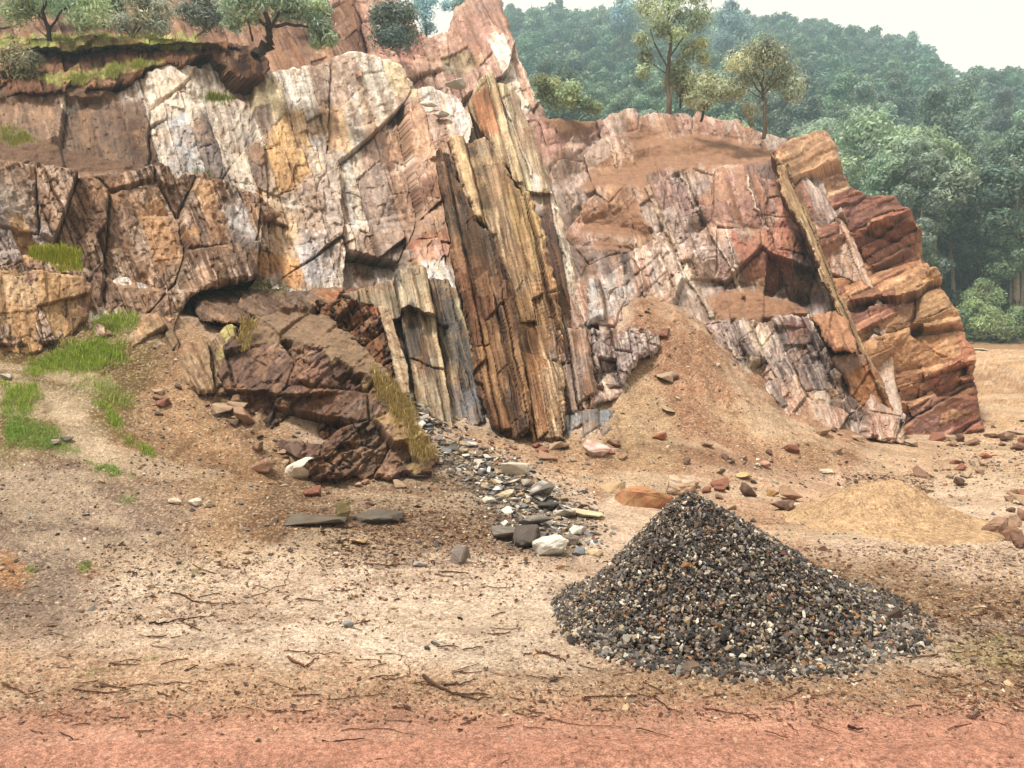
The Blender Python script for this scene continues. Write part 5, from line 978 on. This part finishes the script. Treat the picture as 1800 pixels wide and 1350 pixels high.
grass('dry straw grass hanging over the right flank of the low outcrop', [([(650,640),(690,660),(720,710),(750,770),(770,805),(740,820),(700,760),(660,700)],1500), ([(420,560),(460,560),(440,620),(410,620)],300)], 17, '8f7d4a', 'c0a870', 806, Y=lambda x, y: np.interp(y, [540, 640, 700, 810], [11.4, 10.42, 9.85, 8.98]), lean=.9)
grass('thin grass on the bare ground at the right edge', [([(1700,1150),(1740,1140),(1800,1150),(1840,1180),(1800,1192),(1740,1180)],700), ([(1660,1145),(1690,1140),(1700,1160),(1670,1165)],120), ([(1720,1120),(1770,1125),(1790,1138),(1740,1134)],140)], 8, '8a9445', 'b8b472', 807)
for i, (poly, n, h, lab) in enumerate([([(118,1186),(150,1178),(192,1172),(196,1180),(160,1192),(122,1196)],260,9,'long low tuft of bright grass on the sand at lower left'), ([(250,1158),(275,1150),(278,1164),(254,1168)],110,9,'upright small grass tuft right of the long low tuft'), ([(212,1168),(230,1166),(230,1176),(214,1177)],60,7,'tiny tuft between the long low tuft and the upright one'), ([(36,1000),(56,996),(70,1006),(50,1012)],120,11,'spiky weed on the grey gravel at the left edge'), ([(130,992),(160,990),(168,1004),(140,1012)],160,12,'round weed beside an orange stain at left'), ([(308,994),(326,990),(326,1000),(310,1002)],90,7,'left one of two small weeds on the sand at left'), ([(332,1004),(356,998),(360,1010),(338,1013)],110,8,'right one of two small weeds on the sand at left'), ([(178,1250),(205,1246),(206,1256),(182,1258)],90,6,'small grass tuft near the twig at lower left'), ([(898,1240),(925,1236),(950,1240),(920,1247)],130,6,'yellow-green moss patch on the road edge at centre'), ([(1264,1158),(1278,1152),(1280,1164),(1266,1166)],60,9,'grass tuft at the front skirt of the gravel pile'), ([(1260,1240),(1275,1232),(1276,1242)],50,8,'small grass tuft between gravel pile and road'), ([(1320,1240),(1334,1232),(1336,1244)],50,8,'right small grass tuft between gravel pile and road'), ([(345,1148),(362,1142),(364,1152),(350,1154)],60,6,'faint tuft on the open sand at left middle'), ([(0,1200),(22,1190),(26,1204),(0,1212)],90,8,'grass tuft at the left edge near the road')]):
    grass(lab, [(poly, n)], h, '5d8a2c', '98b048', 820+i, kind=None, name='weed_tuft', cat='weed')

HAZE = .0015
# ------------------------------------------------------------------ haze
hz_ = bpy.data.meshes.new('haze'); bm = bmesh.new(); bmesh.ops.create_cube(bm, size=1); bm.to_mesh(hz_); bm.free()
ho = bpy.data.objects.new('haze', hz_); ho.scale = (1220, 680, 145); ho.location = (0, 270, 69); COL.objects.link(ho)
hm = bpy.data.materials.new('blue air'); hm.use_nodes = True; hn = hm.node_tree.nodes; hn.clear()
o_ = hn.new('ShaderNodeOutputMaterial'); v_ = hn.new('ShaderNodeVolumePrincipled'); v_.inputs['Density'].default_value = HAZE; v_.inputs['Color'].default_value = (.62, .87, 1, 1); v_.inputs['Anisotropy'].default_value = .2
hm.node_tree.links.new(v_.outputs[0], o_.inputs['Volume']); hz_.materials.append(hm); tag(ho, 'thin blue haze over the whole valley', None, None, 'stuff')
